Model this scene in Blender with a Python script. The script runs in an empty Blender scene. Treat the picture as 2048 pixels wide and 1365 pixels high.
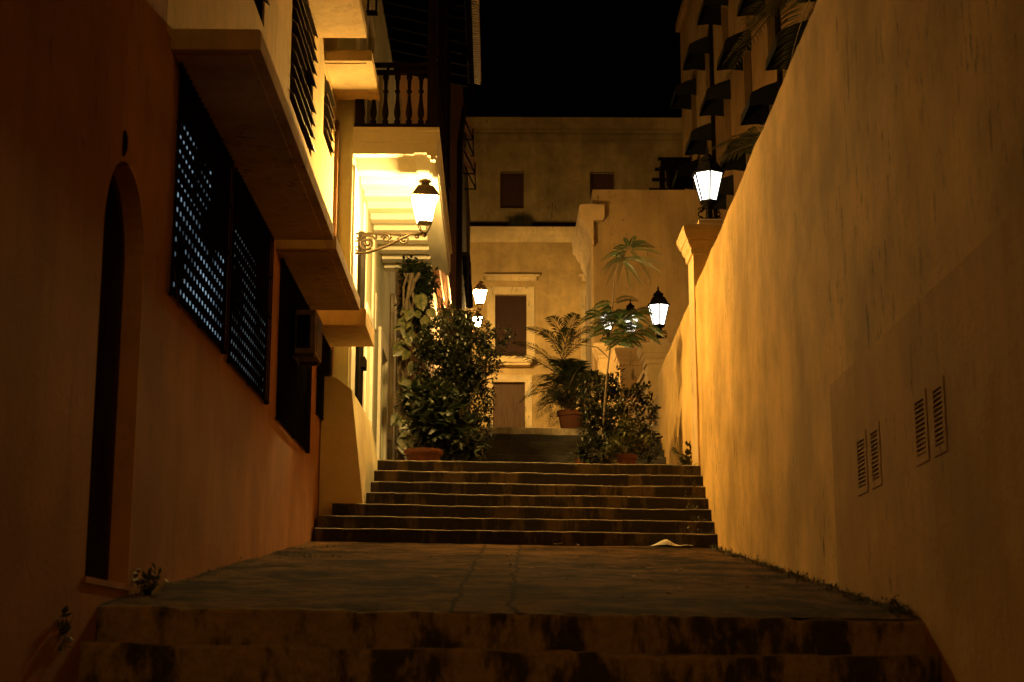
import bpy, bmesh, math, random
from mathutils import Vector, Matrix, noise
random.seed(7)
R = math.radians
S = bpy.context.scene
C = S.collection
rnd = random.uniform

# ------------------------------------------------------------------ camera
F = 3098.0                       # focal length in photo pixels (2048 wide)
TP = 640.0 / F                   # tan(pitch)
PIT = math.atan(TP); YAW = 0.01075
cp, sp_ = math.cos(PIT), math.sin(PIT)
cy_, sy_ = math.cos(YAW), math.sin(YAW)
def P(px, py, Y):
    """a point of the street at depth Y seen in direction (px, py) of the photo"""
    u = (px - 1024) / F; v = (682.5 - py) / F
    x, y, z = u, cp - sp_ * v, sp_ + cp * v
    x, y = x * cy_ + y * sy_, -x * sy_ + y * cy_
    return Vector((x / y * Y, Y, z / y * Y))
cam = bpy.data.cameras.new('camera'); co = bpy.data.objects.new('camera', cam); C.objects.link(co)
cam.sensor_width = 36; cam.lens = 36 * F / 2048; cam.clip_end = 2000; cam.clip_start = 0.05
co.location = (0, 0, 0); co.rotation_euler = (R(90) + PIT, 0, -YAW)
cam.dof.use_dof = True; cam.dof.focus_distance = 24; cam.dof.aperture_fstop = 3.2
S.camera = co

# ------------------------------------------------------------------ materials
def newmat(name):
    m = bpy.data.materials.new(name); m.use_nodes = True
    nt = m.node_tree; b = nt.nodes['Principled BSDF']
    return m, nt, b
def N(nt, t, **kw):
    n = nt.nodes.new(t)
    for k, v in kw.items():
        if k in n.inputs: n.inputs[k].default_value = v
        else: setattr(n, k, v)
    return n
def ramp(nt, fac, a, b):
    r = N(nt, 'ShaderNodeMapRange'); r.inputs['From Min'].default_value = a; r.inputs['From Max'].default_value = b
    nt.links.new(fac, r.inputs['Value']); return r.outputs['Result']
def mixc(nt, fac, c1, c2, mode='MIX'):
    m = N(nt, 'ShaderNodeMix', data_type='RGBA', blend_type=mode)
    if hasattr(fac, 'default_value') and not isinstance(fac, float): nt.links.new(fac, m.inputs[0])
    else: m.inputs[0].default_value = fac
    for s, c in ((m.inputs[6], c1), (m.inputs[7], c2)):
        if isinstance(c, (tuple, list)): s.default_value = (*c[:3], 1)
        else: nt.links.new(c, s)
    return m.outputs[2]
def tex(nt, scale, vec=(1, 1, 1), detail=4, rough=.55, seed=0):
    g = N(nt, 'ShaderNodeNewGeometry'); mp = N(nt, 'ShaderNodeMapping')
    mp.inputs['Scale'].default_value = vec; mp.inputs['Location'].default_value = (seed * 3.1, seed * 1.7, seed * 2.3)
    nt.links.new(g.outputs['Position'], mp.inputs['Vector'])
    n = N(nt, 'ShaderNodeTexNoise'); n.inputs['Scale'].default_value = scale
    n.inputs['Detail'].default_value = detail; n.inputs['Roughness'].default_value = rough
    nt.links.new(mp.outputs['Vector'], n.inputs['Vector'])
    return n.outputs['Fac']
def mult(nt, a, b):
    m = N(nt, 'ShaderNodeMath', operation='MULTIPLY'); nt.links.new(a, m.inputs[0])
    if isinstance(b, float): m.inputs[1].default_value = b
    else: nt.links.new(b, m.inputs[1])
    return m.outputs[0]
def bump(nt, b, h, strength=.25, dist=.01):
    n = N(nt, 'ShaderNodeBump'); n.inputs['Strength'].default_value = strength; n.inputs['Distance'].default_value = dist
    nt.links.new(h, n.inputs['Height']); nt.links.new(n.outputs['Normal'], b.inputs['Normal'])

def stucco(name, col, seed=0, streak=.5, dirt=(.05, .035, .02), marks=0.0, var=.22, patch=0.0, patchcol=None):
    """plaster: cloudy paint, rain streaks, fine drips, mould spots with edges of their own"""
    m, nt, b = newmat(name)
    lo = tuple(c * (1 - var) for c in col); hi = tuple(min(.9, c * (1 + var * .5)) for c in col)
    c = mixc(nt, ramp(nt, tex(nt, .8, seed=seed, detail=8, rough=.62), .38, .62), lo, hi)
    st = ramp(nt, tex(nt, 3.2, (1.3, 1.3, .13), detail=7, rough=.72, seed=seed + 2), .48, .72)
    c = mixc(nt, mult(nt, st, streak), c, tuple(x * .55 for x in col))
    st2 = ramp(nt, tex(nt, 11, (1.2, 1.2, .10), detail=5, rough=.7, seed=seed + 12), .55, .68)
    c = mixc(nt, mult(nt, st2, streak * .16), c, tuple(x * .5 for x in col))
    sp = ramp(nt, tex(nt, 21, detail=4, rough=.6, seed=seed + 14), .56, .66)
    c = mixc(nt, mult(nt, sp, .25), c, tuple(x * .6 for x in col))
    if patch:
        pm = ramp(nt, tex(nt, 1.1, seed=seed + 9, detail=9, rough=.7), .52, .60)
        c = mixc(nt, mult(nt, pm, patch), c, patchcol or tuple(x * .5 for x in col))
    if marks:
        mk = ramp(nt, tex(nt, 6.0, (1.4, 2.2, .40), detail=7, rough=.78, seed=seed + 5), .625 - .06 * marks, .650 - .06 * marks)
        zone = ramp(nt, tex(nt, .7, (1, 1, .6), detail=3, seed=seed + 6), .46, .58)
        c = mixc(nt, mult(nt, mult(nt, mk, zone), .85), c, dirt)
    nt.links.new(c, b.inputs['Base Color']); b.inputs['Roughness'].default_value = .9; b.inputs['Specular IOR Level'].default_value = .2
    bump(nt, b, tex(nt, 19, detail=9, rough=.7, seed=seed), .5, .012)
    return m
def concrete(name, light, dark, seed=0, lo=.42, hi=.6, sc=1.6, rough=.8, vs=(1, 1, .6), bmp=.5, worn_lit=None):
    m, nt, b = newmat(name)
    f = ramp(nt, tex(nt, sc, vs, detail=9, rough=.68, seed=seed), lo, hi)
    c = mixc(nt, f, dark, light)
    f2 = ramp(nt, tex(nt, 17, detail=6, rough=.7, seed=seed + 3), .3, .75)
    c = mixc(nt, mult(nt, f2, .7), c, tuple(x * .22 for x in light))
    if worn_lit:                                   # paler upward faces: bright lamplit nosing line painted in, with patchy wear
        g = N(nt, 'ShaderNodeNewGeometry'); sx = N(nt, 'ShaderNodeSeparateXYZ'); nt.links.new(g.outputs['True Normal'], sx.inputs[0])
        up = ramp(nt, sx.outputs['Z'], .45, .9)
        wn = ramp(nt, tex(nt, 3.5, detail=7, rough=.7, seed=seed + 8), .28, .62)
        c = mixc(nt, mult(nt, up, wn), c, worn_lit)
    nt.links.new(c, b.inputs['Base Color']); b.inputs['Roughness'].default_value = rough
    bump(nt, b, tex(nt, 14, detail=9, rough=.7, seed=seed), bmp, .02)
    return m
def plain(name, col, rough=.6, var=.25, sc=8, metal=0., bm=.15, vec=(1, 1, 1), bdist=.006, spec=.25):
    m, nt, b = newmat(name)
    c = mixc(nt, ramp(nt, tex(nt, sc, vec, detail=6, seed=len(name)), .3, .7), tuple(x * (1 - var) for x in col), tuple(min(.95, x * (1 + var * .6)) for x in col))
    nt.links.new(c, b.inputs['Base Color']); b.inputs['Roughness'].default_value = rough; b.inputs['Metallic'].default_value = metal; b.inputs['Specular IOR Level'].default_value = spec
    if bm: bump(nt, b, tex(nt, sc * 4, vec, detail=6), bm, bdist)
    return m
def glow(name, col, strength, var=0.0):
    m = bpy.data.materials.new(name); m.use_nodes = True; nt = m.node_tree; nt.nodes.clear()
    e = N(nt, 'ShaderNodeEmission'); e.inputs['Color'].default_value = (*col, 1); e.inputs['Strength'].default_value = strength
    o = N(nt, 'ShaderNodeOutputMaterial'); nt.links.new(e.outputs[0], o.inputs[0])
    if var:
        f = ramp(nt, tex(nt, var, detail=2), .38, .62); nt.links.new(mult(nt, f, float(strength)), e.inputs['Strength'])
    m.cycles.emission_sampling = 'FRONT_BACK' if strength > 4 else 'NONE'
    return m
def leafmat(name, col, col2, sc=3.0, trans=.25, rough=.42):
    m = bpy.data.materials.new(name); m.use_nodes = True; nt = m.node_tree; b = nt.nodes['Principled BSDF']
    c = mixc(nt, ramp(nt, tex(nt, sc, detail=3), .35, .65), col, col2)
    nt.links.new(c, b.inputs['Base Color']); b.inputs['Roughness'].default_value = rough
    t = N(nt, 'ShaderNodeBsdfTranslucent'); nt.links.new(c, t.inputs['Color'])
    mx = N(nt, 'ShaderNodeMixShader'); mx.inputs[0].default_value = trans
    nt.links.new(b.outputs[0], mx.inputs[1]); nt.links.new(t.outputs[0], mx.inputs[2])
    nt.links.new(mx.outputs[0], nt.nodes['Material Output'].inputs[0])
    return m

M = {}
M['terracotta_wall'] = stucco('terracotta_wall', (.42, .205, .09), 1, .45, marks=.25)
M['cream_wall'] = stucco('cream_wall', (.64, .47, .20), 2, .45, marks=.15)
M['hood'] = stucco('hood_concrete', (.55, .40, .18), 3, .5, marks=.8, var=.3)
M['yellow_wall'] = stucco('yellow_wall', (.72, .45, .14), 4, .30, marks=.72, var=.32)
M['salmon_wall'] = stucco('salmon_wall', (.60, .345, .105), 5, .35, marks=.3)
M['pier'] = stucco('pier_plaster', (.66, .47, .22), 6, .4, marks=.8)
M['pale_green'] = stucco('pale_green_wall', (.55, .55, .36), 7, .3)
M['white_paint'] = stucco('white_paint', (.78, .74, .60), 8, .15, var=.08)
M['grey_paint'] = stucco('grey_paint', (.45, .47, .46), 9, .2)
M['hotel_wall'] = stucco('hotel_wall', (.30, .185, .07), 10, .5)
M['end_wall'] = stucco('weathered_wall', (.62, .43, .18), 11, .5, marks=.25, var=.25, patch=.25, patchcol=(.3, .22, .11))
M['upper_wall'] = stucco('shaded_weathered_wall', (.27, .20, .095), 21, .6, marks=.4, var=.35, patch=.3, patchcol=(.16, .115, .06))  # darker than the storey below: the dimmer light is put into the colour
M['end_trim'] = stucco('weathered_trim', (.78, .60, .32), 12, .4, marks=.45)
M['corner_wall'] = stucco('corner_house_wall', (.40, .27, .11), 13, .5, marks=.4)
M['pink_wall'] = stucco('pink_wall', (.70, .48, .36), 14, .4)
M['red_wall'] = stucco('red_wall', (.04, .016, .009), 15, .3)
M['steps'] = concrete('mossy_shaded_stone', (.12, .084, .037), (.008, .006, .0028), 1, .50, .585, 1.9, vs=(1.6, 1, .35), worn_lit=(.40, .32, .2))  # moss patches, plus a darker base painting the weaker light up here
M['near_steps'] = concrete('near_lit_stone', (.52, .36, .16), (.03, .02, .008), 5, .45, .54, 2.3, vs=(1.5, 1, .6), worn_lit=(.3, .24, .15))  # paler stone: the stronger light on the near risers is in the colour
M['dark_steps'] = concrete('dark_stone', (.05, .04, .022), (.014, .012, .007), 7)
M['kerb'] = concrete('pale_kerb', (.45, .36, .22), (.12, .10, .06), 3, .4, .62, 1.5)
M['iron'] = plain('black_iron', (.012, .010, .008), .8, .3, 14, 0, spec=0)
M['old_iron'] = plain('weathered_iron', (.10, .075, .045), .55, .35, 14, .5)
M['dark_wood'] = plain('dark_wood', (.010, .005, .003), .7, .4, 5, 0, .3, (4, 4, .5), spec=.08)
M['roof_wood'] = plain('roof_timber', (.006, .0035, .002), .9, .4, 5, 0, .3, (4, 4, .5), spec=.02)
M['door_wood'] = plain('door_wood', (.11, .055, .02), .6, .35, 4, 0, .3, (6, 6, .4))
M['door_dark'] = plain('door_dark', (.045, .018, .008), .7, .35, 4, 0, .3, (6, 6, .4))
M['canvas'] = plain('black_canvas', (.012, .012, .012), .9, .3, 10)
M['louvre'] = plain('louvre_metal', (.13, .09, .05), .4, .3, 9, .4)
M['shade'] = plain('dark_room', (.010, .007, .005), .9, .2, 3, 0, 0, spec=0)
M['clay'] = plain('clay_pot', (.10, .034, .014), .85, .3, 6)
M['ac_metal'] = plain('ac_metal', (.20, .155, .09), .6, .3, 9)
M['brown_awning'] = plain('brown_awning', (.26, .11, .05), .7, .3, 6)
M['tile_edge'] = plain('roof_sheet', (.45, .35, .18), .5, .3, 9)
M['paper'] = plain('paper', (.75, .70, .58), .8, .1, 6)
M['bark'] = plain('bark', (.10, .075, .045), .85, .4, 12, 0, .4)
M['soil'] = plain('soil', (.03, .022, .015), .95, .3, 9)
M['dry_leaf'] = plain('dry_leaf', (.30, .16, .06), .7, .5, 5)
M['leaf'] = leafmat('shrub_leaf', (.007, .010, .003), (.022, .024, .007), trans=.12)
M['leaf_dark'] = leafmat('dark_leaf', (.008, .014, .005), (.022, .03, .009))
M['leaf_palm'] = leafmat('palm_leaf', (.014, .026, .008), (.035, .05, .014))
M['leaf_tall'] = leafmat('tall_palm_leaf', (.06, .06, .02), (.11, .10, .035), trans=.35)
M['leaf_fern'] = leafmat('feathery_leaf', (.012, .034, .008), (.028, .055, .014), trans=.3)
M['leaf_vine'] = leafmat('variegated_leaf', (.02, .032, .009), (.12, .11, .035), 14.0)
M['weed'] = leafmat('weed_leaf', (.03, .034, .012), (.07, .065, .02))
WARM = (1.0, .60, .17)
M['warm_glass'] = glow('warm_lamp_glass', WARM, 1050)
M['far_glass'] = glow('far_lamp_glass', WARM, 1250)
M['white_glass'] = glow('white_lamp_glass', (1.0, .95, .80), 5)
M['room_glow'] = glow('lit_room', (.55, .80, 1.0), .85, 1.3)
M['room_glow2'] = glow('lit_room_dim', (.62, .80, .85), .22, 1.6)

# paving with worn courses and cracks
m, nt, b = newmat('ramp_paving')
f = ramp(nt, tex(nt, 1.3, (1, 1.0, 1), detail=11, rough=.75, seed=4), .43, .58)
c = mixc(nt, f, (.018, .010, .0035), (.20, .105, .036))
c = mixc(nt, mult(nt, ramp(nt, tex(nt, 7, (1, 1.1, 1), detail=9, rough=.75), .47, .60), .75), c, (.016, .011, .005))
c = mixc(nt, mult(nt, ramp(nt, tex(nt, 13, (1, 1.6, 1), detail=7, rough=.75, seed=6), .60, .68), .55), c, (.30, .2, .09))
def math_(op, a, b_=None):
    n = N(nt, 'ShaderNodeMath', operation=op)
    for k, q in enumerate((a, b_)):
        if q is None: continue
        if isinstance(q, (int, float)): n.inputs[k].default_value = q
        else: nt.links.new(q, n.inputs[k])
    return n.outputs[0]
g = N(nt, 'ShaderNodeNewGeometry'); sx = N(nt, 'ShaderNodeSeparateXYZ'); nt.links.new(g.outputs['Position'], sx.inputs[0])
wob = math_('MULTIPLY', math_('SUBTRACT', tex(nt, 2.5, detail=4), .5), .16)
px_ = math_('ADD', sx.outputs['X'], wob)
def joint(x9, slope):
    return math_('SUBTRACT', px_, math_('ADD', math_('MULTIPLY', math_('SUBTRACT', sx.outputs['Y'], 9.), slope), x9))
j1, j2 = joint(.09, .0214), joint(-.26, .0145)
strip = math_('MULTIPLY', math_('LESS_THAN', j1, 0.), math_('GREATER_THAN', j2, 0.))
c = mixc(nt, math_('MULTIPLY', strip, .14), c, (.20, .125, .05))
cross = math_('MULTIPLY', strip, math_('LESS_THAN', math_('FRACT', math_('MULTIPLY', math_('ADD', sx.outputs['Y'], wob), 3.3)), .09))
jm = math_('MAXIMUM', math_('MAXIMUM', ramp(nt, math_('ABSOLUTE', j1), .022, .008), ramp(nt, math_('ABSOLUTE', j2), .022, .008)), cross)
c = mixc(nt, math_('MULTIPLY', jm, .85), c, (.012, .008, .004))
nt.links.new(c, b.inputs['Base Color']); b.inputs['Roughness'].default_value = .95; b.inputs['Specular IOR Level'].default_value = .08
bump(nt, b, tex(nt, 7, (1, 2.5, 1), detail=10, rough=.72), .8, .04)
M['paving'] = m

# ------------------------------------------------------------------ mesh helpers
class MB:
    def __init__(s): s.v = []; s.f = []
    def add(s, vs, fs):
        n = len(s.v); s.v += [tuple(v) for v in vs]; s.f += [tuple(i + n for i in f) for f in fs]
    def poly(s, *vs): s.add(vs, [tuple(range(len(vs)))])
    def box(s, x0, x1, y0, y1, z0, z1, T=None):
        vs = [Vector((x, y, z)) for x in (x0, x1) for y in (y0, y1) for z in (z0, z1)]
        if T is not None: vs = [T(v) for v in vs]
        s.add(vs, [(0, 1, 3, 2), (4, 6, 7, 5), (0, 4, 5, 1), (2, 3, 7, 6), (0, 2, 6, 4), (1, 5, 7, 3)])
    def prism(s, pts, f0, f1):
        """pts 2-D outline, f0/f1 map (a,b) to the two end outlines"""
        n = len(pts); a = [f0(*p) for p in pts]; b = [f1(*p) for p in pts]
        s.add(a + b, [tuple(range(n))[::-1], tuple(range(n, 2 * n))] + [(i, (i + 1) % n, n + (i + 1) % n, n + i) for i in range(n)])
    def tube(s, pts, r, n=6, cap=True):
        pts = [Vector(p) for p in pts]; k = len(pts); rs = r if isinstance(r, (list, tuple)) else [r] * k
        base = len(s.v); up = Vector((0, 0, 1))
        for i, p in enumerate(pts):
            d = (pts[min(i + 1, k - 1)] - pts[max(i - 1, 0)]); d = d.normalized() if d.length else up
            a = d.cross(up if abs(d.z) < .9 else Vector((1, 0, 0))).normalized(); bb = d.cross(a)
            for j in range(n):
                t = 2 * math.pi * j / n
                s.v.append(tuple(p + (a * math.cos(t) + bb * math.sin(t)) * rs[i]))
        for i in range(k - 1):
            for j in range(n):
                s.f.append((base + i * n + j, base + i * n + (j + 1) % n, base + (i + 1) * n + (j + 1) % n, base + (i + 1) * n + j))
        if cap:
            s.f.append(tuple(base + j for j in range(n))[::-1]); s.f.append(tuple(base + (k - 1) * n + j for j in range(n)))
    def lathe(s, c, prof, n=16, rot=0.):
        """prof: (r, z) from bottom to top"""
        base = len(s.v); k = len(prof)
        for r, z in prof:
            for j in range(n):
                t = 2 * math.pi * j / n + rot
                s.v.append((c[0] + r * math.cos(t), c[1] + r * math.sin(t), c[2] + z))
        for i in range(k - 1):
            for j in range(n):
                s.f.append((base + i * n + j, base + i * n + (j + 1) % n, base + (i + 1) * n + (j + 1) % n, base + (i + 1) * n + j))
        s.f.append(tuple(base + j for j in range(n))[::-1]); s.f.append(tuple(base + (k - 1) * n + j for j in range(n)))
    def facade(s, T, a0, a1, b0, b1, holes=(), depth=.12, back=0.0):
        """wall face with rectangular openings (ha0,ha1,hb0,hb1); T(a,b,d) places it, d outward"""
        A = sorted({a0, a1, *[h[0] for h in holes], *[h[1] for h in holes]})
        B = sorted({b0, b1, *[h[2] for h in holes], *[h[3] for h in holes]})
        for i in range(len(A) - 1):
            for j in range(len(B) - 1):
                ca, cb = (A[i] + A[i + 1]) / 2, (B[j] + B[j + 1]) / 2
                if any(h[0] < ca < h[1] and h[2] < cb < h[3] for h in holes): continue
                s.poly(T(A[i], B[j], 0), T(A[i + 1], B[j], 0), T(A[i + 1], B[j + 1], 0), T(A[i], B[j + 1], 0))
        for h in holes:
            q = [(h[0], h[2]), (h[1], h[2]), (h[1], h[3]), (h[0], h[3])]
            for k in range(4):
                p, r = q[k], q[(k + 1) % 4]
                s.poly(T(*p, 0), T(*r, 0), T(*r, -depth), T(*p, -depth))
        if back:
            for p, r in (((a0, b0), (a1, b0)), ((a1, b0), (a1, b1)), ((a1, b1), (a0, b1)), ((a0, b1), (a0, b0))):
                s.poly(T(*p, 0), T(*r, 0), T(*r, -back), T(*p, -back))
            s.poly(T(a0, b0, -back), T(a1, b0, -back), T(a1, b1, -back), T(a0, b1, -back))
    def build(s, name, mat, parent=None, smooth=False, bevel=0.0, mats=None):
        me = bpy.data.meshes.new(name); me.from_pydata([tuple(v) for v in s.v], [], s.f)
        bm = bmesh.new(); bm.from_mesh(me)
        bmesh.ops.remove_doubles(bm, verts=bm.verts, dist=1e-5)
        bmesh.ops.recalc_face_normals(bm, faces=bm.faces)
        if bevel:
            es = [e for e in bm.edges if len(e.link_faces) == 2 and e.calc_face_angle(0) > .5]
            bmesh.ops.bevel(bm, geom=es, offset=bevel, segments=2, profile=.6, affect='EDGES', clamp_overlap=True)
        if smooth:
            for f in bm.faces: f.smooth = True
        bm.to_mesh(me); bm.free()
        me.materials.append(mat)
        o = bpy.data.objects.new(name, me); C.objects.link(o)
        if parent: attach(o, parent)
        return o
    def raw(s, name, mat, parent=None):
        me = bpy.data.meshes.new(name); me.from_pydata(s.v, [], s.f); me.materials.append(mat)
        o = bpy.data.objects.new(name, me); C.objects.link(o)
        if parent: attach(o, parent)
        return o
def world_of(o):
    m = o.matrix_basis.copy()
    if o.parent: m = world_of(o.parent) @ o.matrix_parent_inverse @ m
    return m
def attach(o, parent):
    o.parent = parent; o.matrix_parent_inverse = world_of(parent).inverted()
def tag(o, label=None, cat=None, group=None, kind=None):
    for k, v in (('label', label), ('category', cat), ('group', group), ('kind', kind)):
        if v: o[k] = v
    return o
def thing(name, label, cat, loc, group=None):
    o = bpy.data.objects.new(name, None); o.empty_display_size = .2; C.objects.link(o); o.location = loc
    return tag(o, label, cat, group)
def struct(mb, name, mat, **k): return tag(mb.build(name, mat, **k), kind='structure')
def copy_tree(o, parent=None):
    c = o.copy(); C.objects.link(c)
    if parent: c.parent = parent
    for ch in [x for x in C.objects if x.parent == o]: copy_tree(ch, c)
    return c
def label_part(o, label): o['label'] = label; return o

XL, XB = -2.25, -2.0
def XR(y): return 2.212 + .0267 * y
def TL(x): return lambda a, b, d: Vector((x + d, a, b))        # faces +X (left side walls)
TR = lambda a, b, d: Vector((XR(a) - d, a, b))                  # faces -X (right wall)
def TY(y): return lambda a, b, d: Vector((a, y - d, b))         # faces the camera
def tilt(x): return -.016 * x

# ------------------------------------------------------------------ ground, steps, ramp
mb = MB(); mb.poly((-400, -400, -1.46), (400, -400, -1.46), (400, 400, -1.46), (-400, 400, -1.46))
struct(mb, 'street', M['paving'])

def flight(name, mat, y0, z0, n, rise, run, xl, xr, depth_last, seg=110, wob=.009, seed=0, z_base=-1.5):
    """n steps going up; xl/xr functions of the step index give the ends; nosings rounded by wear"""
    mb = MB()
    for k in range(n):
        y = y0 + k * run; z1 = z0 + (k + 1) * rise; zb = z0 + k * rise - .06
        ye = y + (depth_last if k == n - 1 else run + .04)
        rows = []
        a, c = xl(k), xr(k)
        for i in range(seg + 1):
            x = a + (c - a) * i / seg
            w = noise.noise(Vector((x * 1.7, k * 3.3 + seed, .5))) * wob + noise.noise(Vector((x * 6, k * 5.1 + seed, 2.5))) * wob * .6 - max(0, noise.noise(Vector((x * 9, k * 7.7 + seed, 4.5))) - .3) * wob * 1.6
            w2 = noise.noise(Vector((x * 1.3, k * 2.3 + seed, 7.5))) * wob * 1.2
            t = tilt(x)
            rows.append([(x, y + w2 * .6, zb + t), (x, y + w2, z1 - .024 + w + t), (x, y + .006 + w2, z1 - .008 + w + t), (x, y + .024 + w2, z1 + w + t),
                         (x, ye, z1 + t), (x, ye, zb + t)])
        base = len(mb.v)
        for r in rows: mb.v += r
        L = 6
        for i in range(seg):
            for j in range(L - 1):
                mb.f.append((base + i * L + j, base + (i + 1) * L + j, base + (i + 1) * L + j + 1, base + i * L + j + 1))
        mb.f.append(tuple(base + j for j in range(L))); mb.f.append(tuple(base + seg * L + j for j in range(L))[::-1])
    return struct(mb, name, mat)

flight('lower_steps', M['near_steps'], 6.66, -1.426, 8, .212, .32, lambda k: -2.62 if k < 7 else -2.3, lambda k: XR(6.66 + .32 * k) + .05, .35, seed=3, wob=.02)
mb = MB(); NX, NY = 40, 60
for j in range(NY + 1):
    for i in range(NX + 1):
        t = j / NY; y = 8.935 + (19.1 - 8.935) * t; ks = min(1, (y - 8.9) / 1.2); x = -2.4 + (XR(y) + .1 + 2.4) * i / NX
        z = .27 + (y - 8.9) * (1.115 / 10.1) + .008 + tilt(x) + ks * (.018 * noise.noise(Vector((x * .8, y * .9, 0))) + .01 * noise.noise(Vector((x * 3, y * 3, 4))))
        if j == 0: z -= .012
        mb.v.append((x, y, z))
for j in range(NY):
    for i in range(NX):
        a = j * (NX + 1) + i; mb.f.append((a, a + 1, a + NX + 2, a + NX + 1))
struct(mb, 'ramp', M['paving'], smooth=True)
def zramp(x, y): return .27 + (y - 8.9) * (1.115 / 10.1) + tilt(x)
flight('upper_steps', M['steps'], 19.0, 1.385, 7, .1786, .30, lambda k: (-2.2, -2.2, -2.06, -1.66, -1.63, -1.61, -1.59)[k], lambda k: XR(19 + .3 * k) + (.0 if k < 7 else 0), 1.2, seed=8)
mb = MB(); mb.box(-2.1, 2.95, 21.9, 25.1, 2.2, 2.632); mb.box(-2.1, -1.36, 25.1, 32.5, 2.2, 2.632); struct(mb, 'landing', M['steps'])
flight('garden_steps', M['dark_steps'], 25.0, 2.635, 8, .166, .33, lambda k: -1.35, lambda k: 2.95, .4, seed=14)
flight('top_kerb', M['kerb'], 27.64, 3.95, 1, .18, .33, lambda k: -1.35, lambda k: 2.95, .5, seed=21)
mb = MB(); mb.add([(-1.35, 28.05, 4.12), (3.3, 28.05, 4.12), (3.9, 59.9, 8.82), (-1.5, 59.9, 8.82)], [(0, 1, 2, 3)])
struct(mb, 'upper_ramp', M['paving'])
mb = MB(); mb.add([(-40, 27, -1.4), (-2.0, 27, -1.4), (-2.0, 90, 11), (-40, 90, 11)], [(0, 1, 2, 3)])
mb.add([(3.3, 27, -1.4), (40, 27, -1.4), (40, 90, 11), (3.8, 90, 11)], [(0, 1, 2, 3)])
struct(mb, 'hillside', M['paving'])

# ------------------------------------------------------------------ left: terracotta house with concrete window hoods
house = thing('terracotta_house', 'terracotta and cream house with concrete window hoods, nearest on the left', 'house', (XL, 10, -1.46))
T = TL(XL)
AY0, AY1, AZ = 8.60, 9.62, 2.45   # arched doorway: sides and spring line
mb = MB()
mb.facade(T, 2.0, 20.7, -1.46, 4.22, [(AY0, AY1, .45, 2.98)], .30)
yc, ra, rb = (AY0 + AY1) / 2, (AY1 - AY0) / 2, 2.98 - AZ
arc = [(yc - ra * math.cos(math.pi * i / 20), AZ + rb * math.sin(math.pi * i / 20)) for i in range(21)]
for i in range(20):
    p, q = arc[i], arc[i + 1]
    mb.poly(T(*p, 0), T(*q, 0), T(q[0], 2.98, 0), T(p[0], 2.98, 0))
    mb.poly(T(*p, 0), T(*q, 0), T(*q, -.30), T(*p, -.30))
mb.poly(T(2, -1.46, 0), T(2, 4.22, 0), T(2, 4.22, -6), T(2, -1.46, -6))
mb.facade(T, 2.0, 9.95, 4.22, 9.2)
mb.poly(T(2, 4.22, 0), T(2, 9.2, 0), T(2, 9.2, -6), T(2, 4.22, -6))
mb.build('wall', M['terracotta_wall'], house)
mb = MB()
UW = [(11.4, 14.1, 6.0, 7.62), (16.0, 18.05, 6.0, 7.62), (19.2, 20.25, 6.72, 7.62)]
mb.facade(T, 9.95, 20.7, 4.22, 9.2, UW, .1)
mb.poly(T(2, 9.2, 0), T(20.7, 9.2, 0), T(20.7, 9.2, -6), T(2, 9.2, -6))
mb.poly(T(20.7, -1.46, 0), T(20.7, 9.2, 0), T(20.7, 9.2, -6), T(20.7, -1.46, -6))
label_part(mb.build('wall', M['cream_wall'], house), 'cream upper wall')
mb = MB(); mb.box(XL, XL + .05, 20.58, 20.72, 1.3, 7.4); label_part(mb.build('corner_strip', M['door_wood'], house), 'brown strip at the corner')
# door leaf in the arch
mb = MB()
dz = -.28
mb.prism([(AY0, .45), *arc, (AY1, .45)][:-1] + [(AY1, .45)], lambda a, b: T(a, b, dz), lambda a, b: T(a, b, dz - .05))
d = mb.build('door', M['shade'], house)
mb = MB()
for k in range(20):
    p, q = arc[k], arc[k + 1]
    def inn(p, f): return (yc + (p[0] - yc) * f, AZ + (p[1] - AZ) * f)
    a1, b1 = inn(p, .84), inn(q, .84)
    mb.prism([p, q, b1, a1], lambda a, b: T(a, b, -.26), lambda a, b: T(a, b, -.12))
for y0, y1 in ((AY0, AY0 + .1), (AY1 - .1, AY1)): mb.box(XL - .26, XL - .12, y0 + .002, y1 - .002, .46, AZ)
mb.build('frame', M['door_dark'], d)
mb = MB(); mb.box(XL - .28, XL + .012, AY0 - .02, AY1 + .02, .42, .455); mb.build('doorstep', M['terracotta_wall'], house)
mb = MB(); mb.box(XL + .006, XL + .022, AY1 - .01, AY1 + .0, .46, .5)
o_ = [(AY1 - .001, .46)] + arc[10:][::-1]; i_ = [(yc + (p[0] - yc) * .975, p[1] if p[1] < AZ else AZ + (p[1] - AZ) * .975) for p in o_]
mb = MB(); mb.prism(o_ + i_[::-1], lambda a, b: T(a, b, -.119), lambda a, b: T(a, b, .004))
M['jamb'] = stucco('jamb_lit_plaster', (.80, .44, .19), 19, .3)  # paler than the wall: light falling on the reveal is painted in
label_part(mb.build('jamb', M['jamb'], house), 'jamb of the arched door, light on it painted in')
mb = MB(); mb.lathe((XL + .005, 8.94, 2.98), [(.008, 0), (.022, .04), (.022, .12), (.008, .16)], 8); mb.build('plate', M['iron'], house)
# hoods
def hood(y0, y1, z0, z1, proj=.62):
    mb = MB(); mb.box(XL - .02, XL + proj, y0, y1, z0, z1)
    mb.box(XL + .002, XL + proj - .08, y0 + .08, y1 - .08, z0 - .012, z0)       # drip edge
    mb.box(XL, XL + proj - .012, y0 + .012, y1 - .012, z1, z1 + .018)
    return mb.build('hood', M['hood'], house, bevel=.014)
for h in ((10.1, 15.05, 4.14, 4.28), (15.32, 18.15, 4.12, 4.26), (19.0, 20.35, 4.12, 4.33), (12.5, 18.3, 7.66, 7.80, .62), (19.15, 20.62, 7.70, 7.84)): hood(*h)
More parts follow.
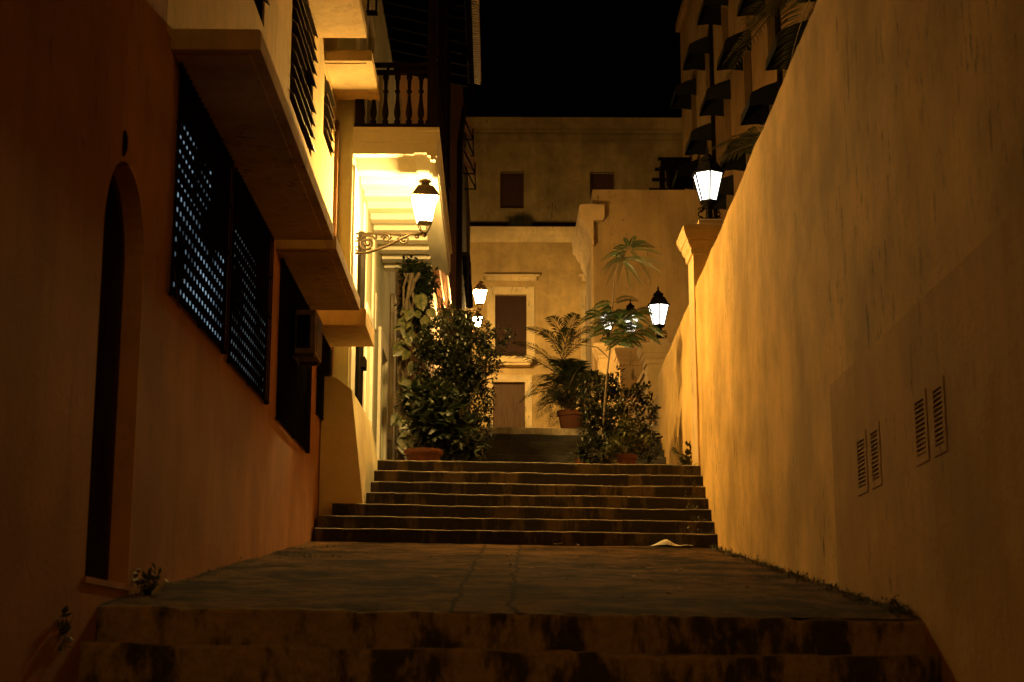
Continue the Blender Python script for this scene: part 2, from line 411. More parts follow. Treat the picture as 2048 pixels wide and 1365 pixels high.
# grilled windows
def grille_window(y0, y1, z0, z1, lit=None, rows=0, seed=0):
    mb = MB(); mb.box(XL - .02, XL + .012, y0, y1, z0, z1)
    w = mb.build('window', M['shade'], house)
    if lit:
        mb = MB(); k = 0
        z = z0 + .05
        while z < z0 + (z1 - z0) * rows:
            fr = (z - z0) / (z1 - z0)
            mb.box(XL + .012, XL + .016, y0 + .03, y0 + (y1 - y0) * (.93 if fr < .45 else .6), z, z + (.026 if fr < .5 else .014))
            z += .108
        mb.build('lit_gap', lit, w)
    mb = MB(); z = z0 + .05
    while z < z1 - .06:                                                 # metal louvre blades
        mb.box(XL + .012, XL + .017, y0 + .02, y1 - .02, z + .026, z + .094); z += .108
    mb.build('louvre', M['iron'], w)
    mb = MB(); n = int((y1 - y0) / .11); x = XL + .04
    for i in range(-1, n + 1):
        y = y0 + (y1 - y0) * i / n
        mb.box(x - .004, x + .004, y - .022, y + .022, z0 - .03, z1 - .01)
    for z in (z0 - .02, z0 + (z1 - z0) * .5, z1 - .03): mb.box(x - .014, x - .004, y0 - .13, y1 + .02, z - .014, z + .014)
    for y in (y0 - .01, (y0 + y1) / 2, y1 + .01):
        for z in (z0 - .02, z0 + .75 * (z1 - z0)): mb.box(XL - .01, x, y - .012, y + .012, z - .012, z + .012)
    mb.build('grille', M['iron'], w)
grille_window(10.42, 12.48, 2.50, 4.13, M['room_glow'], .82)
grille_window(12.78, 14.9, 2.48, 4.13, M['room_glow2'], .72)
grille_window(15.72, 18.3, 2.45, 4.11)
grille_window(19.2, 20.5, 3.05, 4.11)
# upper louvred windows
for (a0, a1, b0, b1) in UW:
    mb = MB(); mb.box(XL - .1, XL - .085, a0, a1, b0, b1); w = mb.build('window', M['shade'], house)
    mb = MB(); z = b0 + .06
    mid = (a0 + a1) / 2; cols = [(a0 + .03, mid - .02), (mid + .02, a1 - .03)] if a1 - a0 > 1.3 else [(a0 + .03, a1 - .03)]
    for ca, cb in cols:
        z = b0 + .05
        while z < b1 - .05:
            if random.random() < .93:
                t = rnd(-.012, .012)
                mb.add([(XL - .07, ca, z + .10), (XL + .045 + t, ca, z), (XL + .045 + t, cb, z), (XL - .07, cb, z + .10),
                        (XL - .07, ca, z + .112), (XL + .048 + t, ca, z + .012), (XL + .048 + t, cb, z + .012), (XL - .07, cb, z + .112)],
                       [(0, 1, 2, 3), (4, 7, 6, 5), (0, 4, 5, 1), (1, 5, 6, 2), (2, 6, 7, 3)])
            z += .165
    mb.build('louvre', M['louvre'], w)
    mb = MB()
    for zz in (b0 + .012, b1 - .012): mb.box(XL - .085, XL - .02, a0 + .001, a1 - .001, zz - .0115, zz + .0115)
    for y in {a0 + .015, a1 - .015, *( [mid] if len(cols) > 1 else [])}: mb.box(XL - .085, XL - .02, y - .015, y + .015, b0, b1)
    mb.build('frame', M['dark_wood'], w)
mb = MB(); pts = [(XL + .03, 10.3 + .01 * math.sin(i), 4.1 - i * .17) for i in range(9)] + [(XL + .05, 10.5, 2.4)]
mb.tube(pts, .006, 5); mb.build('cable', M['old_iron'], house)

# air conditioner
ac = thing('air_conditioner', 'boxy window air conditioner sticking out of the barred window on the left', 'air conditioner', (XL + .05, 16.8, 3.22))
mb = MB(); mb.box(XL + .085, XL + .31, 16.35, 16.95, 3.24, 3.72); mb.build('casing', M['ac_metal'], ac, bevel=.012)
mb = MB()
for i in range(11): mb.box(XL + .31, XL + .32, 16.4, 16.9, 3.28 + i * .038, 3.296 + i * .038)
mb.build('louvre_panel', M['louvre'], ac)
mb = MB(); mb.box(XL + .11, XL + .25, 16.338, 16.352, 3.30, 3.66); mb.build('side_vent', M['shade'], ac)
mb = MB(); mb.box(XL + .06, XL + .29, 16.4, 16.44, 3.205, 3.238); mb.box(XL + .06, XL + .29, 16.86, 16.9, 3.205, 3.238); mb.box(XL + .06, XL + .085, 16.44, 16.86, 3.205, 3.238); mb.build('bracket', M['old_iron'], ac)

# ------------------------------------------------------------------ stair cheek
ck = MB()
f0 = [(-2.24, 19.68, 1.3), (-1.60, 19.68, 1.3), (-1.85, 19.68, 3.42), (-2.04, 19.68, 3.58), (-2.24, 19.68, 3.60)]
f1 = [(-2.24, 22.1, 1.3), (-1.55, 22.1, 1.3), (-1.80, 22.1, 3.38), (-1.99, 22.1, 3.5), (-2.24, 22.1, 3.5)]
f2 = [(-2.24, 23.5, 1.3), (-1.60, 23.5, 1.3), (-1.74, 23.5, 2.8), (-1.9, 23.5, 2.8), (-2.24, 23.5, 2.8)]
ck.add(f0 + f1 + f2, [(4, 3, 2, 1, 0), (10, 11, 12, 13, 14)] + [(k * 5 + i, k * 5 + (i + 1) % 5, k * 5 + 5 + (i + 1) % 5, k * 5 + 5 + i) for k in (0, 1) for i in range(5)])
M['cheek'] = stucco('cheek_plaster', (.88, .74, .44), 16, .3)
tag(ck.build('stair_cheek_wall', M['cheek'], bevel=.01), 'plain cream sloping buttress wall at the left end of the steps', 'wall')

# ------------------------------------------------------------------ left: house with the balcony
bh = thing('balcony_house', 'pale green and white house with a timber balcony above the lit wall lantern', 'house', (XB, 24, 2.6))
T = TL(XB)
mb = MB()
mb.facade(T, 20.7, 31.2, 1.0, 11.6, [(26.2, 27.5, 2.63, 5.3), (23.1, 24.2, 3.0, 5.2), (22.2, 23.4, 7.3, 9.8), (25.4, 26.6, 7.3, 9.8)], .18)
mb.poly(T(20.7, 1, 0), T(20.7, 11.6, 0), T(20.7, 11.6, -5), T(20.7, 1, -5))
mb.poly(T(31.2, 1, 0), T(31.2, 11.6, 0), T(31.2, 11.6, -5), T(31.2, 1, -5))
mb.poly(T(20.7, 11.6, 0), T(31.2, 11.6, 0), T(31.2, 11.6, -5), T(20.7, 11.6, -5))
mb.build('wall', M['pale_green'], bh)
for y0, y1, z0, z1, d in ((20.75, 21.25, 1.0, 6.8, .035), (22.55, 22.95, 2.6, 6.8, .03), (24.35, 24.75, 2.6, 6.8, .03), (28.9, 29.4, 2.6, 6.9, .07), (20.75, 21.1, 7.3, 11.2, .03)):
    mb = MB(); mb.box(XB - .02, XB + d, y0, y1, z0, z1); mb.build('pilaster', M['white_paint'], bh, bevel=.006)
def opening(T, a0, a1, b0, b1, depth, house, leafmat_, trim, tw=.16, kind='door', proud=.05, planks=6):
    mb = MB(); mb.facade(T, a0 - tw, a1 + tw, b0, b1 + tw, [(a0, a1, b0 - .001, b1)], 0.0)
    mb2 = MB()
    mb2.prism([(a0 - tw, b0), (a0 - tw, b1 + tw), (a1 + tw, b1 + tw), (a1 + tw, b0), (a1, b0), (a1, b1), (a0, b1), (a0, b0)], lambda a, b: T(a, b, -.01), lambda a, b: T(a, b, proud))
    mb3 = MB()
    w = (a1 - a0) / planks
    for i in range(planks):
        mb3.prism([(a0 + i * w + .012, b0), (a0 + (i + 1) * w - .012, b0), (a0 + (i + 1) * w - .012, b1), (a0 + i * w + .012, b1)],
                  lambda a, b: T(a, b, -depth - .03), lambda a, b: T(a, b, -depth + .012))
    mb3.prism([(a0, b0), (a1, b0), (a1, b1), (a0, b1)], lambda a, b: T(a, b, -depth - .04), lambda a, b: T(a, b, -depth))
    o = mb3.build(kind, leafmat_, house)
    mb2.build('frame', trim, o, bevel=.005)
    return o
opening(T, 26.2, 27.5, 2.63, 5.3, .15, bh, M['dark_wood'], M['white_paint'], .3)
opening(T, 23.1, 24.2, 3.0, 5.2, .15, bh, M['grey_paint'], M['white_paint'], .14, 'window')
for a in (22.2, 25.4): opening(T, a, a + 1.2, 7.3, 9.8, .15, bh, M['dark_wood'], M['white_paint'], .12, 'door')
mb = MB()                                                             # black conduit bundle
for i, yy in enumerate((21.72, 21.83, 21.94)): mb.tube([(XB + .05, yy, 3.1 + i * .1), (XB + .05, yy, 4.4), (XB + .055, yy + .01 * i, 6.1)], .05, 6)
mb.box(XB + .02, XB + .14, 21.68, 22.0, 4.1, 4.25)
mb.build('conduit', M['iron'], bh)
mb = MB(); mb.box(XB + .002, XB + .07, 28.3, 28.45, 3.98, 4.2); mb.build('doorbell_box', M['white_paint'], bh, bevel=.01)
mb = MB(); mb.box(XB, XB + .03, 24.9, 25.2, 5.35, 5.95); mb.build('house_sign', M['white_paint'], bh)
mb = MB(); mb.tube([(XB + .06, 30.2, 2.6), (XB + .06, 30.2, 6.5)], .06, 8); mb.build('drainpipe', M['grey_paint'], bh)
# balcony
BX, BY0, BY1, BZ = -.82, 20.5, 27.1, 7.24
mb = MB(); mb.box(XB + .01, BX, BY0, BY1, 7.05, BZ)
mb.box(XB + .012, BX + .03, BY0 - .03, BY1, BZ - .035, BZ + .02)
bal = mb.build('balcony', M['white_paint'], bh, bevel=.005)
mb = MB()
for a, b, c, d in ((-.14, .0, 6.86, 7.05), (-.32, -.14, 6.90, 7.05), (-.09, -.02, 6.80, 6.86)): mb.box(BX + a, BX + b, BY0 + .01, BY1, c, d)
mb.box(XB + .011, BX - .32, BY0 + .01, BY0 + .16, 6.88, 7.05)
mb.build('edge_beam', M['white_paint'], bal, bevel=.005)
for i in range(10):
    y = BY0 + .70 + i * .62
    mb = MB(); mb.box(XB + .011, BX - .32, y, y + .27, 6.86, 7.05); mb.build('joist', M['white_paint'], bal, bevel=.004)
def baluster(x, y):
    h = .74; z = BZ + .10
    prof = [(r_ * 1.4, z_) for r_, z_ in ((.030, 0), (.030, .06), (.018, .075), (.030, .12), (.034, .18), (.026, .27), (.018, .36), (.016, .46), (.028, .475), (.028, .50), (.016, .515), (.019, .6), (.022, .66), (.030, .675), (.030, h))]
    mb = MB(); mb.lathe((x, y, z), prof, 10); return mb.build('baluster', M['dark_wood'], bal, smooth=True)
RX = BX - .08
mb = MB()
for z0, z1, w in ((BZ + .02, BZ + .10, .05), (BZ + .84, BZ + .90, .035), (BZ + .96, BZ + 1.0, .06)):
    mb.box(XB + .02, RX + w, BY0 + .10 - w, BY0 + .10 + w, z0, z1)
    mb.box(RX - w, RX + w, BY0 + .10 + w, BY1 - .05, z0, z1)
x = XB + .1
while x < RX: mb.box(x - .02, x + .02, BY0 + .08, BY0 + .12, BZ + .90, BZ + .96); x += .19
mb.build('rail', M['dark_wood'], bal, bevel=.006)
x = XB + .12
while x < RX - .1: baluster(x, BY0 + .10); x += .165
y = BY0 + .32
while y < BY1 - .1: baluster(RX, y); y += .21
for y in (BY0 + .10, 24.4, BY1 - .12):
    mb = MB(); mb.box(RX - .065, RX + .065, y - .065, y + .065, BZ + .02, 11.0)
    mb.box(RX - .085, RX + .085, y - .085, y + .085, BZ + .02, BZ + .14); mb.box(RX - .085, RX + .085, y - .085, y + .085, 8.4, 8.46)
    mb.build('post', M['dark_wood'], bal, bevel=.008)
mb = MB(); mb.box(XB + .03, XB + .15, BY0 + .03, BY0 + .17, BZ + .02, 8.25); mb.build('post', M['dark_wood'], bal, bevel=.008)
# balcony roof
mb = MB()
def RZ(x): return 11.35 - .22 * (x - XB)
for x0, x1 in ((XB, -.45),):
    mb.add([(x0, 19.6, RZ(x0)), (x1, 19.6, RZ(x1)), (x1, 28.6, RZ(x1)), (x0, 28.6, RZ(x0)), (x0, 19.6, RZ(x0) + .04), (x1, 19.6, RZ(x1) + .04), (x1, 28.6, RZ(x1) + .04), (x0, 28.6, RZ(x0) + .04)],
           [(0, 1, 2, 3), (4, 7, 6, 5), (0, 4, 5, 1), (1, 5, 6, 2), (2, 6, 7, 3), (3, 7, 4, 0)])
roof = mb.build('roof', M['roof_wood'], bh)
for i in range(17):
    y = 19.8 + i * .54
    mb = MB(); T2 = lambda v: Vector((v.x, v.y, v.z + RZ(v.x)))
    mb.box(XB + .01, -.55, y, y + .07, -.11, -.002, T2); mb.build('rafter', M['roof_wood'], roof)
mb = MB(); y = 19.6
while y < 28.55: mb.tube([(XB, y, RZ(XB) + .055), (-.30, y, RZ(-.30) + .055)], .045, 6); y += .105
mb.build('roof_tiles', M['tile_edge'], roof)
mb = MB(); mb.tube([(-.47, 19.6, RZ(-.47) - .07), (-.47, 28.7, RZ(-.47) - .09)], .045, 8)
mb.build('gutter', M['iron'], roof)
mb = MB(); mb.tube([(-.45, 28.55, 10.85), (-.62, 28.55, 10.5), (-.70, 28.55, 9.8), (-.70, 28.55, 5.8)], .055, 8); mb.build('downpipe', M['dark_wood'], bh)
# small dark lantern box hanging at the balcony wall
mb = MB()
for dx in (0, .12):
    for dy in (0, .12): mb.box(XB + .10 + dx, XB + .12 + dx, 21.3 + dy, 21.32 + dy, 9.35, 9.75)
mb.box(XB + .09, XB + .25, 21.29, 21.45, 9.75, 9.78); mb.box(XB + .09, XB + .25, 21.29, 21.45, 9.33, 9.35); mb.box(XB, XB + .1, 21.36, 21.39, 9.6, 9.63)
mb.build('unlit_lantern', M['iron'], bh)

# ------------------------------------------------------------------ wall lanterns on scroll brackets
def scroll(mb, c, r0, turns, y, r=.011, a0=0., sgn=1, n=26):
    pts = []
    for i in range(n + 1):
        t = i / n; a = a0 + sgn * t * turns * 2 * math.pi; rr = r0 * (1 - .78 * t)
        pts.append((c[0] + rr * math.cos(a), y, c[1] + rr * math.sin(a)))
    mb.tube(pts, r, 5)
def wall_lantern(wx, y, lx, zb, k, glass, label, arm=True):
    """wx wall face, lx lantern axis, zb its lowest point, k scale"""
    t = thing('wall_lantern', label, 'street lamp', (lx, y, zb), 'warm wall lanterns on scroll brackets')
    q = math.pi / 4 + .12
    def sq(c, prof, mb): mb.lathe(c, [(r * math.sqrt(2), z) for r, z in prof], 4, q)
    c = (lx, y, zb)
    mb = MB(); sq(c, [(.10 * k, .20 * k), (.175 * k, .57 * k)], mb); mb.build('glass', glass, t)
    mb = MB(); sq(c, [(.20 * k, .57 * k), (.205 * k, .585 * k), (.19 * k, .60 * k), (.115 * k, .735 * k), (.065 * k, .765 * k), (.05 * k, .80 * k), (.06 * k, .82 * k)], mb)
    mb.lathe(c, [(.085 * k, .818 * k), (.10 * k, .835 * k), (.085 * k, .85 * k), (.03 * k, .865 * k), (.004 * k, .885 * k)], 12)
    mb.build('cap', M['old_iron'], t)
    mb = MB()
    for i in range(4):
        a = q + i * math.pi / 2; s2 = math.sqrt(2)
        lo = Vector((lx + .10 * k * s2 * math.cos(a), y + .10 * k * s2 * math.sin(a), zb + .2 * k)); hi = Vector((lx + .178 * k * s2 * math.cos(a), y + .178 * k * s2 * math.sin(a), zb + .575 * k))
        mb.tube([lo, hi], .007 * k, 5)
        mb.tube([lo, (lx + .10 * k * math.cos(a), y + .10 * k * math.sin(a), zb + .12 * k), (lx + .06 * k * math.cos(a), y + .06 * k * math.sin(a), zb + .06 * k), (lx, y, zb + .04 * k)], .008 * k, 5)
        mb.lathe((hi.x, hi.y, hi.z), [(.012 * k, 0), (.016 * k, .02 * k), (.003, .06 * k)], 6)
    sq(c, [(.108 * k, .185 * k), (.108 * k, .205 * k)], mb)
    mb.lathe(c, [(.004, -.03 * k), (.03 * k, .0), (.04 * k, .03 * k), (.012 * k, .055 * k)], 10)
    mb.build('frame', M['old_iron'], t)
    mb = MB(); L = lx - wx; z = zb + .03 * k
    mb.box(wx, lx, y - .012, y + .012, z - .012, z + .014)
    mb.box(wx - .005, wx + .02, y - .03, y + .03, z - .34 * k, z + .05)
    mb.tube([(wx + .02, y, z - .30 * k), (wx + .22 * L, y, z - .29 * k), (wx + .45 * L, y, z - .20 * k), (wx + .62 * L, y, z - .11 * k), (wx + .78 * L, y, z - .02)], .019 * k, 6)
    scroll(mb, (wx + .20 * L, z - .15 * k), .135 * k, 1.7, y, .019 * k, 0.5)
    scroll(mb, (wx + .20 * L, z - .15 * k), .06 * k, 1.0, y, .017 * k, 2.5, -1)
    scroll(mb, (wx + .46 * L, z - .075 * k), .07 * k, 1.5, y, .016 * k, 3.0, -1)
    scroll(mb, (wx + .72 * L, z - .085 * k), .085 * k, 1.6, y, .016 * k, 1.2)
    scroll(mb, (wx + .05 * L, z - .08 * k), .05 * k, 1.2, y, .015 * k, 2., 1)
    scroll(mb, (wx + .06 * L, z - .24 * k), .05 * k, 1.2, y, .015 * k, 4., -1)
    scroll(mb, (wx + .90 * L, z - .04 * k), .04 * k, 1.2, y, .013 * k, 1., 1)
    for i in range(5): mb.lathe((wx + (.33 + i * .1) * L, y, z - .05 * k - .02 * (i % 2)), [(.004, -.03), (.02 * k, 0), (.004, .03)], 6)
    mb.build('bracket', M['old_iron'], t)
    return t
wall_lantern(XB, 20.95, -1.0, 5.83, .95, M['warm_glass'], 'large glowing iron lantern on a scroll bracket under the timber balcony')

# ------------------------------------------------------------------ buildings beyond the balcony house
ph = thing('pink_house', 'narrow pink rendered house front behind the climbing vine, lit by a lantern', 'house', (-1.5, 38, 4))
mb = MB(); T = TL(-1.47)
mb.facade(T, 32.6, 44.0, 3.0, 13.5, [(40.5, 41.7, 6.1, 9.0)], .15, 6.0); mb.build('wall', M['pink_wall'], ph)
opening(T, 40.5, 41.7, 6.1, 9.0, .12, ph, M['dark_wood'], M['pink_wall'], .12)
mb = MB(); mb.box(-1.47, -1.15, 32.6, 44, 8.95, 9.1); mb.box(-1.47, -1.3, 32.6, 44, 8.8, 8.95); mb.build('ledge', M['pink_wall'], ph)
rh = thing('red_house', 'tall dark red house with brown window awnings beyond the pink house', 'house', (-1.2, 50, 6))
mb = MB(); mb.box(-8, -1.02, 44.6, 59, 5.5, 17.2); mb.build('wall', M['red_wall'], rh)
def brown_awning(px0, px1, pyt, pyb, Y):
    a = P(px0, pyt, Y); b = P(px1, pyb, Y)
    mb = MB(); z1, z0 = a.z, b.z; xa = -1.02; xb = b.x
    mb.add([(xa, Y, z1), (xb, Y, z0 + .35), (xb, Y + 1.6, z0 + .35), (xa, Y + 1.6, z1), (xb, Y, z0), (xb, Y + 1.6, z0), (xa, Y, z1 + .03), (xb + .03, Y, z0 + .38), (xb + .03, Y + 1.6, z0 + .38), (xa, Y + 1.6, z1 + .03), (xb + .03, Y, z0), (xb + .03, Y + 1.6, z0)],
           [(0, 1, 2, 3), (1, 4, 5, 2), (6, 9, 8, 7), (7, 8, 11, 10), (0, 6, 7, 1), (1, 7, 10, 4), (3, 2, 8, 9), (4, 10, 11, 5)])
    aw = mb.build('awning', M['brown_awning'], rh)
    mb = MB()
    for y in (Y, Y + 1.6):
        mb.tube([(xa, y, z0), (xb, y, z0)], .025, 5); mb.tube([(xa, y, z1 - .05), (xb, y, z0 + .02)], .025, 5); mb.tube([(xb, y, z0), (xb, y, z0 + .36)], .025, 5)
    mb.tube([(xb, Y, z0), (xb, Y + 1.6, z0)], .025, 5)
    mb.build('frame', M['iron'], aw)
brown_awning(905, 946, 232, 280, 46.2)
brown_awning(905, 950, 297, 348, 46.2)
brown_awning(905, 940, 520, 548, 46.2)
mb = MB()
for z in (9.6, 11.9): mb.box(-1.02, -.78, 45.0, 52, z, z + .12)
mb.box(-.86, -.80, 45, 45.06, 9.72, 11.9)
for i in range(20): mb.box(-.84, -.80, 45.1 + i * .34, 45.14 + i * .34, 9.72, 10.6)
mb.box(-.86, -.78, 45.0, 52, 10.6, 10.66)
mb.build('iron_balcony', M['iron'], rh)
L2 = P(960, 621, 38.0); wall_lantern(-1.47, 38.0, L2.x, L2.z, .86, M['far_glass'], 'middle of the three glowing wall lanterns, above the dark shrub')
L3 = P(955, 664, 54.0); wall_lantern(-1.02, 54.0, L3.x, L3.z, .88, M['far_glass'], 'farthest glowing wall lantern, low and half hidden by the shrub top')

# ------------------------------------------------------------------ right: garden wall, piers, lanterns
gw = thing('garden_wall', 'long high yellow wall with stained plaster running along the right side of the steps', 'wall', (XR(16), 16, 0))
def uneven(y, z):
    k = min(1, (27.6 - y) / .5)
    return k * (.016 * noise.noise(Vector((y * .7, z * .6, 1))) + .007 * noise.noise(Vector((y * 2.2, z * 1.4, 5))) + .003 * noise.noise(Vector((y * 7, z * 5, 9))))
def rough_wall(mb, y0, y1, z0, z1, ny, nz):
    b = len(mb.v)
    for i in range(ny + 1):
        for k in range(nz + 1):
            y = y0 + (y1 - y0) * i / ny; z = z0 + (z1 - z0) * k / nz
            d = uneven(y, z)
            if k == nz: z += .014 * noise.noise(Vector((y * .9, 3, 2))) + .008 * noise.noise(Vector((y * 5, 3, 2)))
            mb.v.append(tuple(TR(y, z, d)))
    for i in range(ny):
        for k in range(nz):
            a = b + i * (nz + 1) + k; mb.f.append((a, a + 1, a + nz + 2, a + nz + 1))
    t = len(mb.v)
    for i in range(ny + 1): q = mb.v[b + i * (nz + 1) + nz]; mb.v.append((q[0] + .5, q[1], q[2]))
    for i in range(ny): mb.f.append((b + i * (nz + 1) + nz, b + (i + 1) * (nz + 1) + nz, t + i + 1, t + i))
mb = MB(); rough_wall(mb, 11.4, 27.6, -1.46, 5.07, 150, 66); rough_wall(mb, 2.0, 11.4, 1.99, 5.07, 88, 31)
mb.poly(TR(11.4, -1.46, -.5), TR(27.6, -1.46, -.5), TR(27.6, 5.07, -.5), TR(11.4, 5.07, -.5)); mb.poly(TR(27.6, -1.46, 0), TR(27.6, 5.07, 0), TR(27.6, 5.07, -.5), TR(27.6, -1.46, -.5))
mb.build('wall', M['yellow_wall'], gw, smooth=True)
VENTS = [(10.26, 10.49), (9.85, 10.05), (8.63, 8.84), (8.24, 8.42)]
TD = lambda a, b, d: TR(a, b, d + .016)
mb = MB(); mb.facade(TD, 2.0, 11.4, -1.46, 2.02, [(a, b, 1.15, 1.46) for a, b in VENTS], .06, .5)
label_part(mb.build('wall', M['salmon_wall'], gw), 'darker salmon lower plaster of the near stretch')
for a, b in VENTS:
    mb = MB(); mb.prism([(a, 1.15), (b, 1.15), (b, 1.46), (a, 1.46)], lambda p, q: TD(p, q, -.062), lambda p, q: TD(p, q, -.07)); v = mb.build('vent', M['door_dark'], gw)
    mb = MB()
    for i in range(11):
        z = 1.16 + i * .0275
        mb.add([TD(a, z + .036, -.03), TD(b, z + .036, -.03), TD(b, z, .004), TD(a, z, .004), TD(a, z + .042, -.03), TD(b, z + .042, -.03), TD(b, z + .008, .004), TD(a, z + .008, .004)],
               [(0, 1, 2, 3), (4, 7, 6, 5), (3, 2, 6, 7)])
    mb.build('slat', M['salmon_wall'], v)
    mb = MB()
    for q in ((a - .05, a, 1.10, 1.51), (b, b + .05, 1.10, 1.51), (a, b, 1.10, 1.15), (a, b, 1.46, 1.51)):
        mb.prism([(q[0], q[2]), (q[1], q[2]), (q[1], q[3]), (q[0], q[3])], lambda p, r: TD(p, r, -.004), lambda p, r: TD(p, r, .005))
    mb.build('frame', M['salmon_wall'], v)

def pier(y, x, zb, zt, w, label, lamp_label, k=1.0):
    t = thing('gate_pier', label, 'pillar', (x + w / 2, y + w / 2, zb), 'plastered piers carrying white lanterns')
    mb = MB(); mb.box(x, x + w, y, y + w, zb, zt - .40); mb.build('shaft', M['pier'], t, bevel=.008)
    mb = MB(); cx, cy = x + w / 2, y + w / 2; h = w / 2 * math.sqrt(2); s3 = .95
    mb.lathe((cx, cy, zt), [(h + .001, -.41), (h + .04 * s3, -.40), (h + .05 * s3, -.33), (h + .045 * s3, -.32), (h + .09 * s3, -.28), (h + .12 * s3, -.23), (h + .12 * s3, -.20), (h + .15 * s3, -.19), (h + .20 * s3, -.09), (h + .21 * s3, -.085), (h + .21 * s3, -.02), (h + .19 * s3, 0), (h * .75, .05)], 4, math.pi / 4)
    mb.lathe((cx, cy, zt + .04), [(h * .62, 0), (h * .62, .09), (h * .5, .11)], 4, math.pi / 4)
    mb.build('capital', M['pier'], t, bevel=.004)
    z = zt + .15
    l = thing('pier_lantern', lamp_label, 'street lamp', (cx, cy, z), 'white lanterns on the piers')
    q = math.pi / 6
    mb = MB(); mb.lathe((cx, cy, z), [(.12 * k, .30 * k), (.225 * k, .70 * k)], 6, q); mb.build('glass', M['white_glass'], l)
    mb = MB(); mb.lathe((cx, cy, z), [(.255 * k, .70 * k), (.26 * k, .72 * k), (.22 * k, .745 * k), (.19 * k, .80 * k), (.15 * k, .87 * k), (.09 * k, .91 * k), (.075 * k, .925 * k), (.12 * k, .935 * k), (.11 * k, .96 * k), (.06 * k, .985 * k), (.05 * k, 1.01 * k)], 6, q)
    mb.lathe((cx, cy, z + 1.0 * k), [(.02, 0), (.03 * k, .02), (.012, .045), (.022 * k, .07), (.004, .13 * k)], 8); mb.build('cap', M['iron'], l)
    mb = MB()
    for i in range(6):
        a = q + i * math.pi / 3
        mb.tube([(cx + .12 * k * math.cos(a), cy + .12 * k * math.sin(a), z + .30 * k), (cx + .228 * k * math.cos(a), cy + .228 * k * math.sin(a), z + .705 * k)], .013 * k, 5)
    mb.lathe((cx, cy, z), [(.135 * k, .275 * k), (.14 * k, .305 * k)], 6, q); mb.build('frame', M['iron'], l)
    mb = MB(); mb.lathe((cx, cy, z), [(.10 * k, 0), (.10 * k, .03), (.055 * k, .06), (.05 * k, .18 * k), (.075 * k, .21 * k), (.055 * k, .23 * k), (.12 * k, .28 * k)], 10)
    for s in (-1, 1):
        pts = [(cx + s * (.05 + .11 * math.sin(math.pi * i / 12)) * k, cy, z + .03 + .16 * k * i / 12) for i in range(13)]
        mb.tube(pts, .010 * k, 5)
        for zc, a0 in ((.05, 0), (.17, 3)):
            pts = []
            for i in range(16):
                u = i / 15; a = a0 + s * u * 8; rr = .045 * k * (1 - .75 * u); pts.append((cx + s * .115 * k + rr * math.cos(a), cy, z + zc * k + rr * math.sin(a)))
            mb.tube(pts, .009 * k, 5)
    mb.build('stem', M['iron'], l)
pier(20.85, 2.745, 1.0, 5.95, .56, 'tall plastered pier with moulded cap rising from the yellow wall, nearest of the row', 'white lantern on the nearest pier, highest in the photo, in front of black awnings', .98)
pier(30.5, 3.04, 3.5, 6.24, .56, 'plastered pier just past the end of the yellow wall, bare lantern on its cap', 'white lantern right of the feathery sapling leaves, clear of the wall top', 1.0)
pier(35.6, 2.92, 4.2, 7.18, .56, 'plastered pier behind the sapling foliage, third of the row from the steps', 'white lantern mostly hidden behind the feathery sapling leaves', .98)
pier(41.5, 2.82, 5.0, 8.5, .56, 'farthest plastered pier, beside the cornered ochre house', 'white lantern farthest back, left of the sapling stem', .98)
lw = thing('low_wall', 'low ochre wall running uphill between the farther lantern piers', 'wall', (3.2, 36, 4))
mb = MB()
for y0, y1, z1, x in ((27.62, 30.5, 5.0, 3.1), (31.07, 35.6, 5.75, 3.1), (36.17, 41.5, 6.9, 3.05), (42.07, 44.95, 7.6, 3.0)):
    mb.box(x, x + .3, y0, y1, 2.5, z1)
mb.build('wall', M['corner_wall'], lw)
mb = MB()
for y0, y1, z1, x in ((31.07, 35.6, 5.75, 3.1), (36.17, 41.5, 6.9, 3.05), (42.07, 44.95, 7.6, 3.0)):
    mb.box(x - .08, x + .38, y0 + .002, y1 - .002, z1, z1 + .1); mb.box(x - .04, x + .34, y0 + .002, y1 - .002, z1 - .12, z1 - .001)
mb.build('coping', M['pier'], lw)

